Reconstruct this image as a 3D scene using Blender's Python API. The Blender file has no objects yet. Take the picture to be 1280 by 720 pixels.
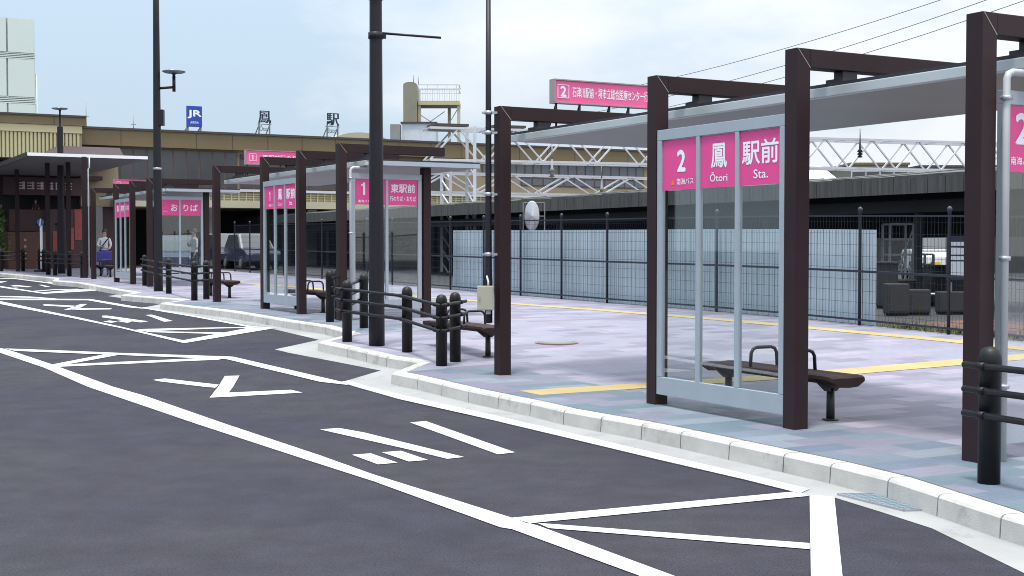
import bpy, bmesh, math, random
from mathutils import Vector, Matrix
random.seed(7)
S = bpy.context.scene
COL = S.collection
R = math.radians
# ------------------------------------------------------------------ camera model
H, F, PITCH = 1.75, 1650.0, math.atan(51/1650)
cd = bpy.data.cameras.new('camera'); cam = bpy.data.objects.new('camera', cd); COL.objects.link(cam)
cam.location = (0, 0, H); cam.rotation_euler = (math.pi/2-PITCH, 0, 0)
cd.sensor_width = 36; cd.lens = 36*F/1280; cd.clip_start = .1; cd.clip_end = 3000
S.camera = cam
S.cycles.pixel_filter_type = 'BLACKMAN_HARRIS'; S.cycles.filter_width = 1.0
# the ground climbs gently away from the camera
GN = [(-400,0),(13,0),(16.3,.02),(18,.085),(20,.17),(24,.27),(27,.31),(30,.335),(46,.51),(60,.66),(80,.85),(2000,.85)]
def G(y):
    for (a,ga),(b,gb) in zip(GN, GN[1:]):
        if y <= b: return ga+(gb-ga)*(y-a)/(b-a)
    return GN[-1][1]
cp, sp = math.cos(PITCH), math.sin(PITCH)
def ray(px, py):
    a, b = (px-640)/F, (360-py)/F
    return Vector((a, cp+b*sp, -sp+b*cp))
def at(px, py, Y):
    r = ray(px, py); return Vector((0,0,H))+r*(Y/r.y)
def on(px, py, off=.15):
    r = ray(px, py); lo, hi = 1.0, 400.0
    for _ in range(60):
        t = (lo+hi)/2
        if H+r.z*t > G(r.y*t)+off: lo = t
        else: hi = t
    return Vector((r.x*lo, r.y*lo, G(r.y*lo)+off))
# ------------------------------------------------------------------ materials
def new_mat(name):
    m = bpy.data.materials.new(name); m.use_nodes = True
    nt = m.node_tree; return m, nt, nt.nodes, nt.links, nt.nodes['Principled BSDF']
def mat(name, col, rough=.6, metal=0, var=.12, scale=3.0, bump=0, bscale=60, spec=.5, stretch=None, stain=0):
    m, nt, N, L, b = new_mat(name)
    tc = N.new('ShaderNodeTexCoord'); src = tc.outputs['Object']
    if stretch:
        mp = N.new('ShaderNodeMapping'); mp.inputs['Scale'].default_value = stretch
        L.new(src, mp.inputs['Vector']); src = mp.outputs['Vector']
    n = N.new('ShaderNodeTexNoise'); n.inputs['Scale'].default_value = scale; n.inputs['Detail'].default_value = 6; n.inputs['Roughness'].default_value = .65
    L.new(src, n.inputs['Vector'])
    r = N.new('ShaderNodeMapRange'); r.inputs[1].default_value = .25; r.inputs[2].default_value = .75
    r.inputs[3].default_value = 1-var; r.inputs[4].default_value = 1+var
    L.new(n.outputs['Fac'], r.inputs[0])
    mx = N.new('ShaderNodeVectorMath'); mx.operation = 'SCALE'; mx.inputs[0].default_value = col
    if stain:      # scuffs and dirt of their own shape
        n3 = N.new('ShaderNodeTexNoise'); n3.inputs['Scale'].default_value = 2.3; n3.inputs['Detail'].default_value = 7; n3.inputs['Roughness'].default_value = .75
        L.new(tc.outputs['Object'], n3.inputs['Vector'])
        r3 = N.new('ShaderNodeMapRange'); r3.inputs[1].default_value = .55; r3.inputs[2].default_value = .63; r3.inputs[3].default_value = 1; r3.inputs[4].default_value = 1-stain
        L.new(n3.outputs['Fac'], r3.inputs[0]); q = N.new('ShaderNodeMath'); q.operation = 'MULTIPLY'; L.new(r.outputs[0], q.inputs[0]); L.new(r3.outputs[0], q.inputs[1]); r = q
    L.new(r.outputs[0], mx.inputs['Scale']); L.new(mx.outputs[0], b.inputs['Base Color'])
    b.inputs['Roughness'].default_value = rough; b.inputs['Metallic'].default_value = metal
    b.inputs['Specular IOR Level'].default_value = spec
    if bump:
        n2 = N.new('ShaderNodeTexNoise'); n2.inputs['Scale'].default_value = bscale; n2.inputs['Detail'].default_value = 4
        L.new(tc.outputs['Object'], n2.inputs['Vector'])
        bp = N.new('ShaderNodeBump'); bp.inputs['Strength'].default_value = bump; bp.inputs['Distance'].default_value = .01
        L.new(n2.outputs['Fac'], bp.inputs['Height']); L.new(bp.outputs[0], b.inputs['Normal'])
    return m
def glass_mat(name, tint=(.945,.975,.965), rough=.02):
    m, nt, N, L, b = new_mat(name)
    N.remove(b); out = [n for n in N if n.type == 'OUTPUT_MATERIAL'][0]
    t = N.new('ShaderNodeBsdfTransparent'); t.inputs[0].default_value = (*tint, 1)
    g = N.new('ShaderNodeBsdfGlossy'); g.inputs['Roughness'].default_value = rough
    lw = N.new('ShaderNodeLayerWeight'); lw.inputs[0].default_value = .5     # 'Facing' is the same from both sides of a pane
    pw = N.new('ShaderNodeMath'); pw.operation = 'POWER'; pw.inputs[1].default_value = 4.0; L.new(lw.outputs['Facing'], pw.inputs[0])
    f = N.new('ShaderNodeMath'); f.operation = 'MULTIPLY_ADD'; f.inputs[1].default_value = .75; f.inputs[2].default_value = .085; L.new(pw.outputs[0], f.inputs[0])
    mx = N.new('ShaderNodeMixShader'); L.new(f.outputs[0], mx.inputs[0]); L.new(t.outputs[0], mx.inputs[1]); L.new(g.outputs[0], mx.inputs[2])
    L.new(mx.outputs[0], out.inputs[0]); return m
M = dict(
 brown=mat('dark_brown_steel', (.024,.0115,.0135), .5, 0, .18, 2.5, spec=.25),
 black=mat('dark_grey_coated_steel', (.0085,.008,.0095), .48, 0, .2, 6, spec=.3),
 post=mat('dark_pole_paint', (.013,.0105,.016), .45, 0, .18, 4, spec=.3),
 frame=mat('pale_aluminium', (.36,.40,.44), .38, .25, .06, 4),
 silver=mat('silver_gutter', (.5,.52,.52), .35, .35, .06, 2),
 soffit=mat('grey_metal_soffit', (.15,.168,.155), .38, .4, .14, 1.3, stretch=(1,.25,1)),
 roofdark=mat('roof_dark_edge', (.02,.018,.024), .5),
 pink=mat('pink_film', (.70,.06,.25), .35, 0, .04),
 pinkl=mat('pink_roof_sign', (.8,.11,.31), .4, 0, .04),
 white=mat('white_lettering', (.8,.8,.82), .5, 0, .03),
 pinkbox=mat('sign_border', (.75,.5,.6), .5, 0, .03),
 seat=mat('bench_seat_wood', (.034,.018,.018), .75, 0, .3, 8, spec=.2, stretch=(1,8,8)),
 benchleg=mat('bench_iron', (.014,.013,.015), .5),
 glass=glass_mat('clear_glass'),
 beige=mat('beige_box_paint', (.36,.34,.27), .45, 0, .06),
 pvc=mat('grey_drainpipe', (.42,.44,.44), .4, 0, .07),
 lampglass=mat('lamp_disc', (.16,.2,.23), .25, .3, .08),
 clamp=mat('galvanised_clamp', (.4,.4,.45), .35, .7),
 navy=mat('fence_navy_steel', (.012,.016,.03), .45),
 hoard=mat('blue_grey_hoarding', (.37,.44,.49), .6, .0, .09, 1.2, stretch=(1,1,.4)),
 orange=mat('orange_mark', (.8,.17,.03), .5, 0, .02),
 seam=mat('light_seam', (.3,.26,.26), .5, 0, .05),
)
# ------------------------------------------------------------------ mesh builder
class MB:
    def __init__(s): s.v, s.f, s.sm = [], [], []
    def add(s, vs, fs, smooth=False):
        o = len(s.v); s.v += [Vector(v) for v in vs]
        for f in fs: s.f.append([i+o for i in f]); s.sm.append(smooth)
        return s
    def hexa(s, p):   # p: 8 points, bottom 0-3 ccw, top 4-7
        return s.add(p, [(3,2,1,0),(4,5,6,7),(0,1,5,4),(1,2,6,5),(2,3,7,6),(3,0,4,7)])
    def box(s, a, b):
        (x0,y0,z0),(x1,y1,z1) = a, b
        return s.hexa([(x0,y0,z0),(x1,y0,z0),(x1,y1,z0),(x0,y1,z0),(x0,y0,z1),(x1,y0,z1),(x1,y1,z1),(x0,y1,z1)])
    def bar(s, p, q, w, h=None, up=(0,0,1)):
        h = h or w; p, q = Vector(p), Vector(q); d = (q-p).normalized(); up = Vector(up)
        if abs(d.dot(up)) > .98: up = Vector((1,0,0))
        a = d.cross(up).normalized(); b = a.cross(d).normalized(); a *= w/2; b *= h/2
        return s.hexa([p-a-b,p+a-b,q+a-b,q-a-b,p-a+b,p+a+b,q+a+b,q-a+b])
    def tube(s, pts, r, n=10, cap=True):
        pts = [Vector(p) for p in pts]; rs = r if isinstance(r,(list,tuple)) else [r]*len(pts)
        o = len(s.v); prev = None
        for i, p in enumerate(pts):
            d = (pts[min(i+1,len(pts)-1)]-pts[max(i-1,0)]).normalized()
            if prev is None:
                u = Vector((0,0,1)) if abs(d.z) < .9 else Vector((1,0,0))
                a = d.cross(u).normalized()
            else: a = (prev-d*prev.dot(d)).normalized()
            prev = a; b = d.cross(a)
            for k in range(n):
                t = 2*math.pi*k/n; s.v.append(p+(a*math.cos(t)+b*math.sin(t))*rs[i])
        for i in range(len(pts)-1):
            for k in range(n):
                k2 = (k+1)%n; s.f.append([o+i*n+k,o+i*n+k2,o+(i+1)*n+k2,o+(i+1)*n+k]); s.sm.append(True)
        if cap:
            s.f.append([o+k for k in range(n)][::-1]); s.sm.append(False)
            e = o+(len(pts)-1)*n; s.f.append([e+k for k in range(n)]); s.sm.append(False)
        return s
    def lathe(s, prof, c=(0,0,0), n=16):  # prof [(r,z)]
        return s.tube([(c[0],c[1],c[2]+z) for r,z in prof], [max(r,1e-4) for r,z in prof], n)
    def build(s, name, m, parent=None, bevel=0, world=False):
        vs = s.v
        if world and parent is not None:
            inv = MW(parent).inverted(); vs = [inv @ v for v in vs]
        me = bpy.data.meshes.new(name); me.from_pydata([tuple(v) for v in vs], [], s.f)
        for p, q in zip(me.polygons, s.sm): p.use_smooth = q
        bm = bmesh.new(); bm.from_mesh(me)
        bmesh.ops.recalc_face_normals(bm, faces=bm.faces)
        if bevel:
            es = [e for e in bm.edges if len(e.link_faces) == 2 and e.calc_face_angle(0) > .6]
            bmesh.ops.bevel(bm, geom=es, offset=bevel, segments=2, affect='EDGES', profile=.6)
        bm.to_mesh(me); bm.free()
        return link(name, me, m, parent)
def link(name, me, m=None, parent=None):
    o = bpy.data.objects.new(name, me); COL.objects.link(o)
    if m: me.materials.append(m)
    if parent: o.parent = parent
    return o
def MW(o):
    mw = Matrix.Translation(o.location) @ o.rotation_euler.to_matrix().to_4x4()
    return (MW(o.parent) @ mw) if o.parent else mw
def tag(o, label, cat, group=None):
    o['label'] = label; o['category'] = cat
    if group: o['group'] = group
    return o
def thing(name, label, cat, loc=(0,0,0), rz=0, group=None):
    o = bpy.data.objects.new(name, None); COL.objects.link(o); o.empty_display_size = .2
    o.location = loc; o.rotation_euler = (0,0,rz); return tag(o, label, cat, group)
def structure(o): o['kind'] = 'structure'; return o
def copy_tree(o, parent=None):
    c = o.copy(); COL.objects.link(c); c.parent = parent
    for ch in list(o.children): copy_tree(ch, c)
    return c
# text as solid letters: x right, y up, fitted to w x h, centred on 0
_dg = bpy.context.evaluated_depsgraph_get
def text_geo(body, w=None, h=None, bold=.02, keep=False):
    c = bpy.data.curves.new('text', 'FONT'); c.body = body; c.offset = bold; c.resolution_u = 3
    o = bpy.data.objects.new('text', c); COL.objects.link(o); bpy.context.view_layer.update()
    me = bpy.data.meshes.new_from_object(o.evaluated_get(_dg()))
    vs = [v.co.copy() for v in me.vertices]; fs = [list(p.vertices) for p in me.polygons]
    bpy.data.objects.remove(o); bpy.data.curves.remove(c); bpy.data.meshes.remove(me)
    x0, x1 = min(v.x for v in vs), max(v.x for v in vs); y0, y1 = min(v.y for v in vs), max(v.y for v in vs)
    sy = h/(y1-y0) if h else w/(x1-x0); sx = w/(x1-x0) if w else sy
    if keep: sx = sy = min(sx, sy)
    return [((v.x-(x0+x1)/2)*sx, (v.y-(y0+y1)/2)*sy) for v in vs], fs
def letters(mb, body, o, ax, az, w=None, h=None, bold=.02, keep=False):
    if body == '1':      # a plain numeral one with its flag
        k = h; vs, fs = [(-.09*k,-.5*k),(.09*k,-.5*k),(.09*k,.5*k),(-.03*k,.5*k),(-.09*k,.40*k),(-.25*k,.33*k),(-.25*k,.21*k),(-.09*k,.25*k)], [(0,1,2,3,4,7),(4,5,6,7)]; bold = 0
    else: vs, fs = text_geo(body, w, h, 0, keep)
    o, ax, az = Vector(o), Vector(ax), Vector(az)
    e = bold*(h or w)*.9; n = ax.cross(az)      # heavier strokes: the glyph struck several times, each a hair prouder
    sh = [(0,0)] if not bold else [(-e,0),(e,0),(0,e),(0,-e),(-e*.7,e*.7),(e*.7,-e*.7)]
    for k, (dx, dy) in enumerate(sh): mb.add([o+ax*(x+dx)+az*(y+dy)+n*(.00012*k) for x,y in vs], fs)
    return mb
# flat sheets that follow the ground
def sheet(name, pts, off, m, parent=None, world_pts=True):
    """pts: world xy polygon -> triangulated sheet draped on the ground at offset off"""
    bm = bmesh.new(); vs = [bm.verts.new((p[0],p[1],0)) for p in pts]
    f = bm.faces.new(vs); bmesh.ops.triangulate(bm, faces=[f])
    for gy,_ in GN[1:-1]:
        bmesh.ops.bisect_plane(bm, geom=bm.verts[:]+bm.edges[:]+bm.faces[:], dist=1e-5, plane_co=(0,gy,0), plane_no=(0,1,0))
    for v in bm.verts: v.co.z = G(v.co.y)+off
    bmesh.ops.recalc_face_normals(bm, faces=bm.faces)
    for f in bm.faces:
        if f.normal.z < 0: f.normal_flip()
    me = bpy.data.meshes.new(name); bm.to_mesh(me); bm.free()
    return link(name, me, m, parent)
def sheets(name, polys, off, m):
    """several px polygons drawn on the road -> one object"""
    bm = bmesh.new()
    for poly in polys:
        vs = []
        for p in poly:
            q = on(p[0], p[1], 0); vs.append(bm.verts.new((q.x,q.y,0)))
        try: f = bm.faces.new(vs)
        except ValueError: continue
        bmesh.ops.triangulate(bm, faces=[f])
    for gy,_ in GN[1:-1]:
        bmesh.ops.bisect_plane(bm, geom=bm.verts[:]+bm.edges[:]+bm.faces[:], dist=1e-5, plane_co=(0,gy,0), plane_no=(0,1,0))
    for v in bm.verts: v.co.z = G(v.co.y)+off
    for f in bm.faces:
        f.normal_update()
        if f.normal.z < 0: f.normal_flip()
    me = bpy.data.meshes.new(name); bm.to_mesh(me); bm.free()
    return link(name, me, m)
# ------------------------------------------------------------------ world and light
A29 = R(29)
def uv(a): return Vector((math.sin(a), -math.cos(a), 0)), Vector((math.cos(a), math.sin(a), 0))
U, V = uv(A29)
SUN_EL, SUN_AZ = R(76), R(205)     # azimuth measured from +Y clockwise
w = bpy.data.worlds.new('World'); S.world = w; w.use_nodes = True
N, L = w.node_tree.nodes, w.node_tree.links
bg = N['Background']; bg.inputs['Strength'].default_value = .1
sky = N.new('ShaderNodeTexSky'); sky.sky_type = 'NISHITA'; sky.sun_disc = False
sky.sun_elevation = SUN_EL; sky.sun_rotation = SUN_AZ; sky.dust_density = 2.0
tc = N.new('ShaderNodeTexCoord'); sx = N.new('ShaderNodeSeparateXYZ'); L.new(tc.outputs['Generated'], sx.inputs[0])
mp = N.new('ShaderNodeMapping'); mp.inputs['Scale'].default_value = (2.4,2.4,5.5); L.new(tc.outputs['Generated'], mp.inputs[0])
n = N.new('ShaderNodeTexNoise'); n.inputs['Scale'].default_value = 1.5; n.inputs['Detail'].default_value = 7; n.inputs['Roughness'].default_value = .55
L.new(mp.outputs[0], n.inputs['Vector'])
# overcast layer: brighter overhead than at the horizon
mr = N.new('ShaderNodeMapRange'); mr.inputs[1].default_value = 0; mr.inputs[2].default_value = 1; mr.inputs[3].default_value = 3.3; mr.inputs[4].default_value = 13.5
pz = N.new('ShaderNodeMath'); pz.operation = 'POWER'; pz.inputs[1].default_value = 1.7; pz.use_clamp = True
L.new(sx.outputs['Z'], pz.inputs[0]); L.new(pz.outputs[0], mr.inputs[0])
cl = N.new('ShaderNodeVectorMath'); cl.operation = 'SCALE'
rp = N.new('ShaderNodeValToRGB'); rp.color_ramp.elements[0].position = .44; rp.color_ramp.elements[1].position = .68
rp.color_ramp.elements[0].color = (.78,.97,1.16,1); rp.color_ramp.elements[1].color = (1.30,1.33,1.38,1)
# more cloud to the right of the view
ad = N.new('ShaderNodeMath'); ad.operation = 'MULTIPLY_ADD'; ad.inputs[1].default_value = .55
L.new(sx.outputs['X'], ad.inputs[0]); L.new(n.outputs['Fac'], ad.inputs[2]); L.new(ad.outputs[0], rp.inputs[0])
L.new(rp.outputs[0], cl.inputs[0]); L.new(mr.outputs[0], cl.inputs['Scale'])
mx = N.new('ShaderNodeMix'); mx.data_type = 'RGBA'; mx.inputs[0].default_value = .9
L.new(sky.outputs[0], mx.inputs[6]); L.new(cl.outputs[0], mx.inputs[7]); L.new(mx.outputs[2], bg.inputs['Color'])
sd = bpy.data.lights.new('sun', 'SUN'); sd.energy = 1.95; sd.angle = R(9); sd.color = (1,.965,.9)
so = bpy.data.objects.new('sun', sd); COL.objects.link(so)
sdir = Vector((math.sin(SUN_AZ)*math.cos(SUN_EL), math.cos(SUN_AZ)*math.cos(SUN_EL), math.sin(SUN_EL)))
so.rotation_euler = sdir.to_track_quat('Z','Y').to_euler()
vs_ = S.view_settings; vs_.view_transform = 'Standard'; vs_.look = 'None'; vs_.exposure = 1.1; vs_.gamma = 1; vs_.use_curve_mapping = False
# ------------------------------------------------------------------ ground materials
def asphalt():
    m, nt, N, L, b = new_mat('asphalt')
    tc = N.new('ShaderNodeTexCoord')
    def noise(sc, d=5, r=.6):
        n = N.new('ShaderNodeTexNoise'); n.inputs['Scale'].default_value = sc; n.inputs['Detail'].default_value = d; n.inputs['Roughness'].default_value = r
        L.new(tc.outputs['Object'], n.inputs['Vector']); return n.outputs['Fac']
    big, mid, fine = noise(.35), noise(2.2, 6, .7), noise(75, 4, .8)
    def mixc(f, a, bb):
        r = N.new('ShaderNodeValToRGB'); r.color_ramp.elements[0].position = .35; r.color_ramp.elements[1].position = .65
        r.color_ramp.elements[0].color = (*a,1); r.color_ramp.elements[1].color = (*bb,1); L.new(f, r.inputs[0]); return r.outputs[0]
    c1 = mixc(big, (.0315,.029,.041), (.0395,.038,.0425))
    c2 = mixc(mid, (.86,.86,.85), (1.14,1.14,1.16)); c3 = mixc(fine, (.62,.62,.62), (1.45,1.45,1.45))
    m1 = N.new('ShaderNodeMix'); m1.data_type = 'RGBA'; m1.blend_type = 'MULTIPLY'; m1.inputs[0].default_value = 1
    m2 = N.new('ShaderNodeMix'); m2.data_type = 'RGBA'; m2.blend_type = 'MULTIPLY'; m2.inputs[0].default_value = 1
    L.new(c1, m1.inputs[6]); L.new(c2, m1.inputs[7]); L.new(m1.outputs[2], m2.inputs[6]); L.new(c3, m2.inputs[7])
    L.new(m2.outputs[2], b.inputs['Base Color']); b.inputs['Roughness'].default_value = .92; b.inputs['Specular IOR Level'].default_value = .12
    bp = N.new('ShaderNodeBump'); bp.inputs['Strength'].default_value = .35; bp.inputs['Distance'].default_value = .006
    L.new(fine, bp.inputs['Height']); L.new(bp.outputs[0], b.inputs['Normal'])
    return m
def paving(name, cols):
    m, nt, N, L, b = new_mat(name)
    tc = N.new('ShaderNodeTexCoord')
    mp = N.new('ShaderNodeMapping'); mp.inputs['Rotation'].default_value = (0,0,-A29); L.new(tc.outputs['Object'], mp.inputs[0])
    br = N.new('ShaderNodeTexBrick'); br.offset = .5
    for k, v in (('Scale',1),('Mortar Size',.006),('Mortar Smooth',.3),('Bias',0),('Brick Width',.6),('Row Height',.3)): br.inputs[k].default_value = v
    br.inputs['Color1'].default_value = (0,0,0,1); br.inputs['Color2'].default_value = (1,1,1,1); br.inputs['Mortar'].default_value = (.5,.5,.5,1)
    L.new(mp.outputs[0], br.inputs[0])
    ra = N.new('ShaderNodeValToRGB'); ra.color_ramp.interpolation = 'CONSTANT'
    e = ra.color_ramp.elements
    e[0].position = 0; e[0].color = (*cols[0][1],1); e[1].position = cols[1][0]; e[1].color = (*cols[1][1],1)
    for p, c in cols[2:]: x = e.new(p); x.color = (*c,1)
    L.new(br.outputs['Color'], ra.inputs[0])
    n = N.new('ShaderNodeTexNoise'); n.inputs['Scale'].default_value = .5; n.inputs['Detail'].default_value = 8; n.inputs['Roughness'].default_value = .7
    L.new(tc.outputs['Object'], n.inputs['Vector'])
    r2 = N.new('ShaderNodeMapRange'); r2.inputs[1].default_value = .3; r2.inputs[2].default_value = .7; r2.inputs[3].default_value = .84; r2.inputs[4].default_value = 1.14
    L.new(n.outputs['Fac'], r2.inputs[0])
    # thin joints of the 10 cm blocks
    b2 = N.new('ShaderNodeTexBrick'); b2.offset = .5
    for k, v in (('Scale',1),('Mortar Size',.004),('Mortar Smooth',.4),('Bias',0),('Brick Width',.2),('Row Height',.1)): b2.inputs[k].default_value = v
    b2.inputs['Color1'].default_value = (.96,.96,.96,1); b2.inputs['Color2'].default_value = (1.04,1.04,1.04,1); b2.inputs['Mortar'].default_value = (.84,.83,.84,1)
    L.new(mp.outputs[0], b2.inputs[0])
    v1 = N.new('ShaderNodeVectorMath'); v1.operation = 'MULTIPLY'; L.new(ra.outputs[0], v1.inputs[0]); L.new(b2.outputs[0], v1.inputs[1])
    v2 = N.new('ShaderNodeVectorMath'); v2.operation = 'SCALE'; L.new(v1.outputs[0], v2.inputs[0]); L.new(r2.outputs[0], v2.inputs['Scale'])
    L.new(v2.outputs[0], b.inputs['Base Color']); b.inputs['Roughness'].default_value = .7
    bp = N.new('ShaderNodeBump'); bp.inputs['Strength'].default_value = .3; bp.inputs['Distance'].default_value = .004
    L.new(b2.outputs['Fac'], bp.inputs['Height']); bp.invert = True; L.new(bp.outputs[0], b.inputs['Normal'])
    return m
def tactile():
    m, nt, N, L, b = new_mat('yellow_tactile_tile')
    tc = N.new('ShaderNodeTexCoord')
    n = N.new('ShaderNodeTexNoise'); n.inputs['Scale'].default_value = 1.6; n.inputs['Detail'].default_value = 6; L.new(tc.outputs['Object'], n.inputs['Vector'])
    r = N.new('ShaderNodeValToRGB'); r.color_ramp.elements[0].position = .3; r.color_ramp.elements[1].position = .7
    r.color_ramp.elements[0].color = (.33,.24,.09,1); r.color_ramp.elements[1].color = (.39,.295,.125,1)
    L.new(n.outputs['Fac'], r.inputs[0]); L.new(r.outputs[0], b.inputs['Base Color']); b.inputs['Roughness'].default_value = .75
    vo = N.new('ShaderNodeTexVoronoi'); vo.inputs['Scale'].default_value = 16; vo.inputs['Randomness'].default_value = 0; L.new(tc.outputs['Object'], vo.inputs['Vector'])
    bp = N.new('ShaderNodeBump'); bp.inputs['Strength'].default_value = .5; bp.inputs['Distance'].default_value = .006; bp.invert = True
    L.new(vo.outputs['Distance'], bp.inputs['Height']); L.new(bp.outputs[0], b.inputs['Normal']); return m
def worn_paint():
    m, nt, N, L, b = new_mat('road_paint')
    tc = N.new('ShaderNodeTexCoord')
    def noise(sc, d):
        n = N.new('ShaderNodeTexNoise'); n.inputs['Scale'].default_value = sc; n.inputs['Detail'].default_value = d; n.inputs['Roughness'].default_value = .7
        L.new(tc.outputs['Object'], n.inputs['Vector']); return n.outputs['Fac']
    r = N.new('ShaderNodeValToRGB'); r.color_ramp.elements[0].position = .3; r.color_ramp.elements[1].position = .6
    r.color_ramp.elements[0].color = (.40,.40,.405,1); r.color_ramp.elements[1].color = (.50,.50,.50,1)
    L.new(noise(5,8), r.inputs[0])
    r2 = N.new('ShaderNodeValToRGB'); r2.color_ramp.elements[0].position = .30; r2.color_ramp.elements[1].position = .37
    r2.color_ramp.elements[0].color = (.3,.3,.32,1); r2.color_ramp.elements[1].color = (1,1,1,1); L.new(noise(60,5), r2.inputs[0])
    v = N.new('ShaderNodeVectorMath'); v.operation = 'MULTIPLY'; L.new(r.outputs[0], v.inputs[0]); L.new(r2.outputs[0], v.inputs[1])
    L.new(v.outputs[0], b.inputs['Base Color']); b.inputs['Roughness'].default_value = .6; return m
M['asphalt'] = asphalt(); M['paving'] = paving('block_paving', [(0,(0.197,0.191,0.240)),(0.2,(0.168,0.156,0.201)),(0.38,(0.213,0.193,0.240)),(0.56,(0.211,0.204,0.251)),(0.7,(0.245,0.221,0.275)),(0.86,(0.154,0.142,0.187))])
M['paving_blue'] = paving('blue_grey_paving', [(0,(0.093,0.130,0.156)),(0.2,(0.120,0.146,0.179)),(0.38,(0.153,0.150,0.192)),(0.56,(0.097,0.122,0.164)),(0.7,(0.160,0.182,0.212)),(0.86,(0.147,0.137,0.182))]); M['tactile'] = tactile(); M['paint'] = worn_paint()
M['kerb'] = mat('kerb_concrete', (.42,.395,.365), .8, 0, .2, 2.5, .25, 90, stain=.24)
M['joint'] = mat('kerb_joint', (.07,.07,.07), .9)
M['gutter'] = mat('gutter_concrete', (.275,.27,.262), .8, 0, .16, 1.1, .2, 120, stain=.16)
M['yard'] = mat('yard_asphalt', (.03,.029,.03), .9, 0, .25, .7)
# ------------------------------------------------------------------ road, gutter, kerb, pavement
structure(sheet('road', [(-260,-60),(260,-60),(260,700),(-260,700)], 0, M['asphalt']))
edge = [(-400,341.5),(-120,343),(0,343.6),(56,345.5),(73,351),(54,352.5),(105,358),(128,362.3),(156,367),(135,370.2),(203,380),(176,385.3),(239,396),(314,410),(341,411.3),
        (399,425),(343.5,437),(360,441),(420,452.5),(476,463.4),(427,478),(500,500),(560,513),(620,527),(712,549),(820,575),(930,600.5),(1000,618),(1042,622),(1100,640),(1165,661),(1280,717),(1400,790)]
ew = [on(x,y,0) for x,y in edge]
gp = [(p.x,p.y) for p in ew]+[(6,-8),(30,-8),(30,40),(-5,70),(-40,75),(-90,75)]
structure(sheet('gutter', gp, .003, M['gutter']))
kerb_px = [(-400,337.5),(-150,338.5),(0,341),(60,346),(75,347.6),(72,350.5),(103,353),(150,361),(178,365.5),(160,368.3),(200,371.5),(241,374),(210,378.5),(255,383.5),(299,388.5),(369,400),(418,407),(452,416.5),
           (412,426.5),(447,433.6),(496,444.5),(541,451.5),(507,465),(537,471),(602,486),(680,501.5),(722,511),(820,528),(870,538),(1000,565),(1060,577.5),(1135,595.5),(1200,616),(1280,641)]
kb = [Vector((p.x,p.y)) for p in (on(x,y,.15) for x,y in kerb_px)]
d_ = (kb[-1]-kb[-2]).normalized()
kb += [kb[-1]+d_*1.6+Vector((.10,0)), kb[-1]+d_*3.5+Vector((.5,0)), kb[-1]+d_*7+Vector((1.8,0)), kb[-1]+d_*14+Vector((6,0))]
KW = .17
def offset_line(pts, w):
    out = []
    for i, p in enumerate(pts):
        ns = []
        for a, b in ((i-1,i),(i,i+1)):
            if a >= 0 and b < len(pts):
                d = (pts[b]-pts[a]).normalized(); ns.append(Vector((d.y,-d.x)))
        if len(ns) == 2:
            m = (ns[0]+ns[1]); k = m.length
            m = m/k*min(1/max(k/2,.1), 2.2) if k > 1e-3 else ns[0]
        else: m = ns[0]
        out.append(p+m*w)
    return out
ko = offset_line(kb, KW)
PROF = [(0,.15),(.72,.15),(.86,.143),(.95,.125),(1.0,-.01)]
km, jm = MB(), MB()
def kerb_piece(mb, a0, b0, a1, b1, dz=0, sh=0):
    vs = []
    for a, b in ((a0,b0),(a1,b1)):
        for wv, z in PROF:
            q = a.lerp(b, wv*(1-sh)); vs.append((q.x, q.y, G(q.y)+z+dz))
        vs.append((a.x, a.y, G(a.y)-.02))
    n = len(PROF)+1
    mb.add(vs, [(k,(k+1)%n,n+(k+1)%n,n+k) for k in range(n)]+[tuple(range(n))[::-1], tuple(range(n,2*n))])
for i in range(len(kb)-1):
    Lk = (kb[i+1]-kb[i]).length; ns = max(1, round(Lk/.6)); g = .013/Lk if Lk > .2 else 0
    for k in range(ns):
        t0, t1 = k/ns+g/2, (k+1)/ns-g/2
        kerb_piece(km, kb[i].lerp(kb[i+1],t0), ko[i].lerp(ko[i+1],t0), kb[i].lerp(kb[i+1],t1), ko[i].lerp(ko[i+1],t1))
    kerb_piece(jm, kb[i], ko[i], kb[i+1], ko[i+1], -.007, .03)
structure(km.build('kerb', M['kerb'])); structure(jm.build('kerb_mortar', M['joint']))
pv = [(p.x,p.y) for p in kb]+[(60,-14),(60,60),(20,82),(-40,82),(-120,82)]
structure(sheet('pavement', pv, .15, M['paving']))
# a border of blue grey blocks follows the kerb
for i0, i1, wd in ((22, 36, 1.35), (12, 18, 1.2)):
    run = kb[i0:i1]; inn = [q for q in offset_line(run, -wd)]
    structure(sheet('pavement_border', [(q.x,q.y) for q in run]+[(q.x,q.y) for q in inn[::-1]], .1535, M['paving_blue']))
# ------------------------------------------------------------------ tactile strips, drain cover, manhole
def strip(p, q, wdt, off, m, name):
    p, q = Vector((p[0],p[1])), Vector((q[0],q[1])); d = (q-p).normalized(); nn = Vector((-d.y,d.x))*wdt/2
    return structure(sheet(name, [p-nn, q-nn, q+nn, p+nn], off, m))
a, b = on(662,491.5), on(1210,452); e_ = (b-a)
strip(a, b+e_*.35, .46, .155, M['tactile'], 'tactile_paving')
a, b = on(637,379.5), on(1215,429); e_ = (b-a)
strip(a-e_*1.6, b+e_*.22, .38, .1555, M['tactile'], 'tactile_paving')
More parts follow.
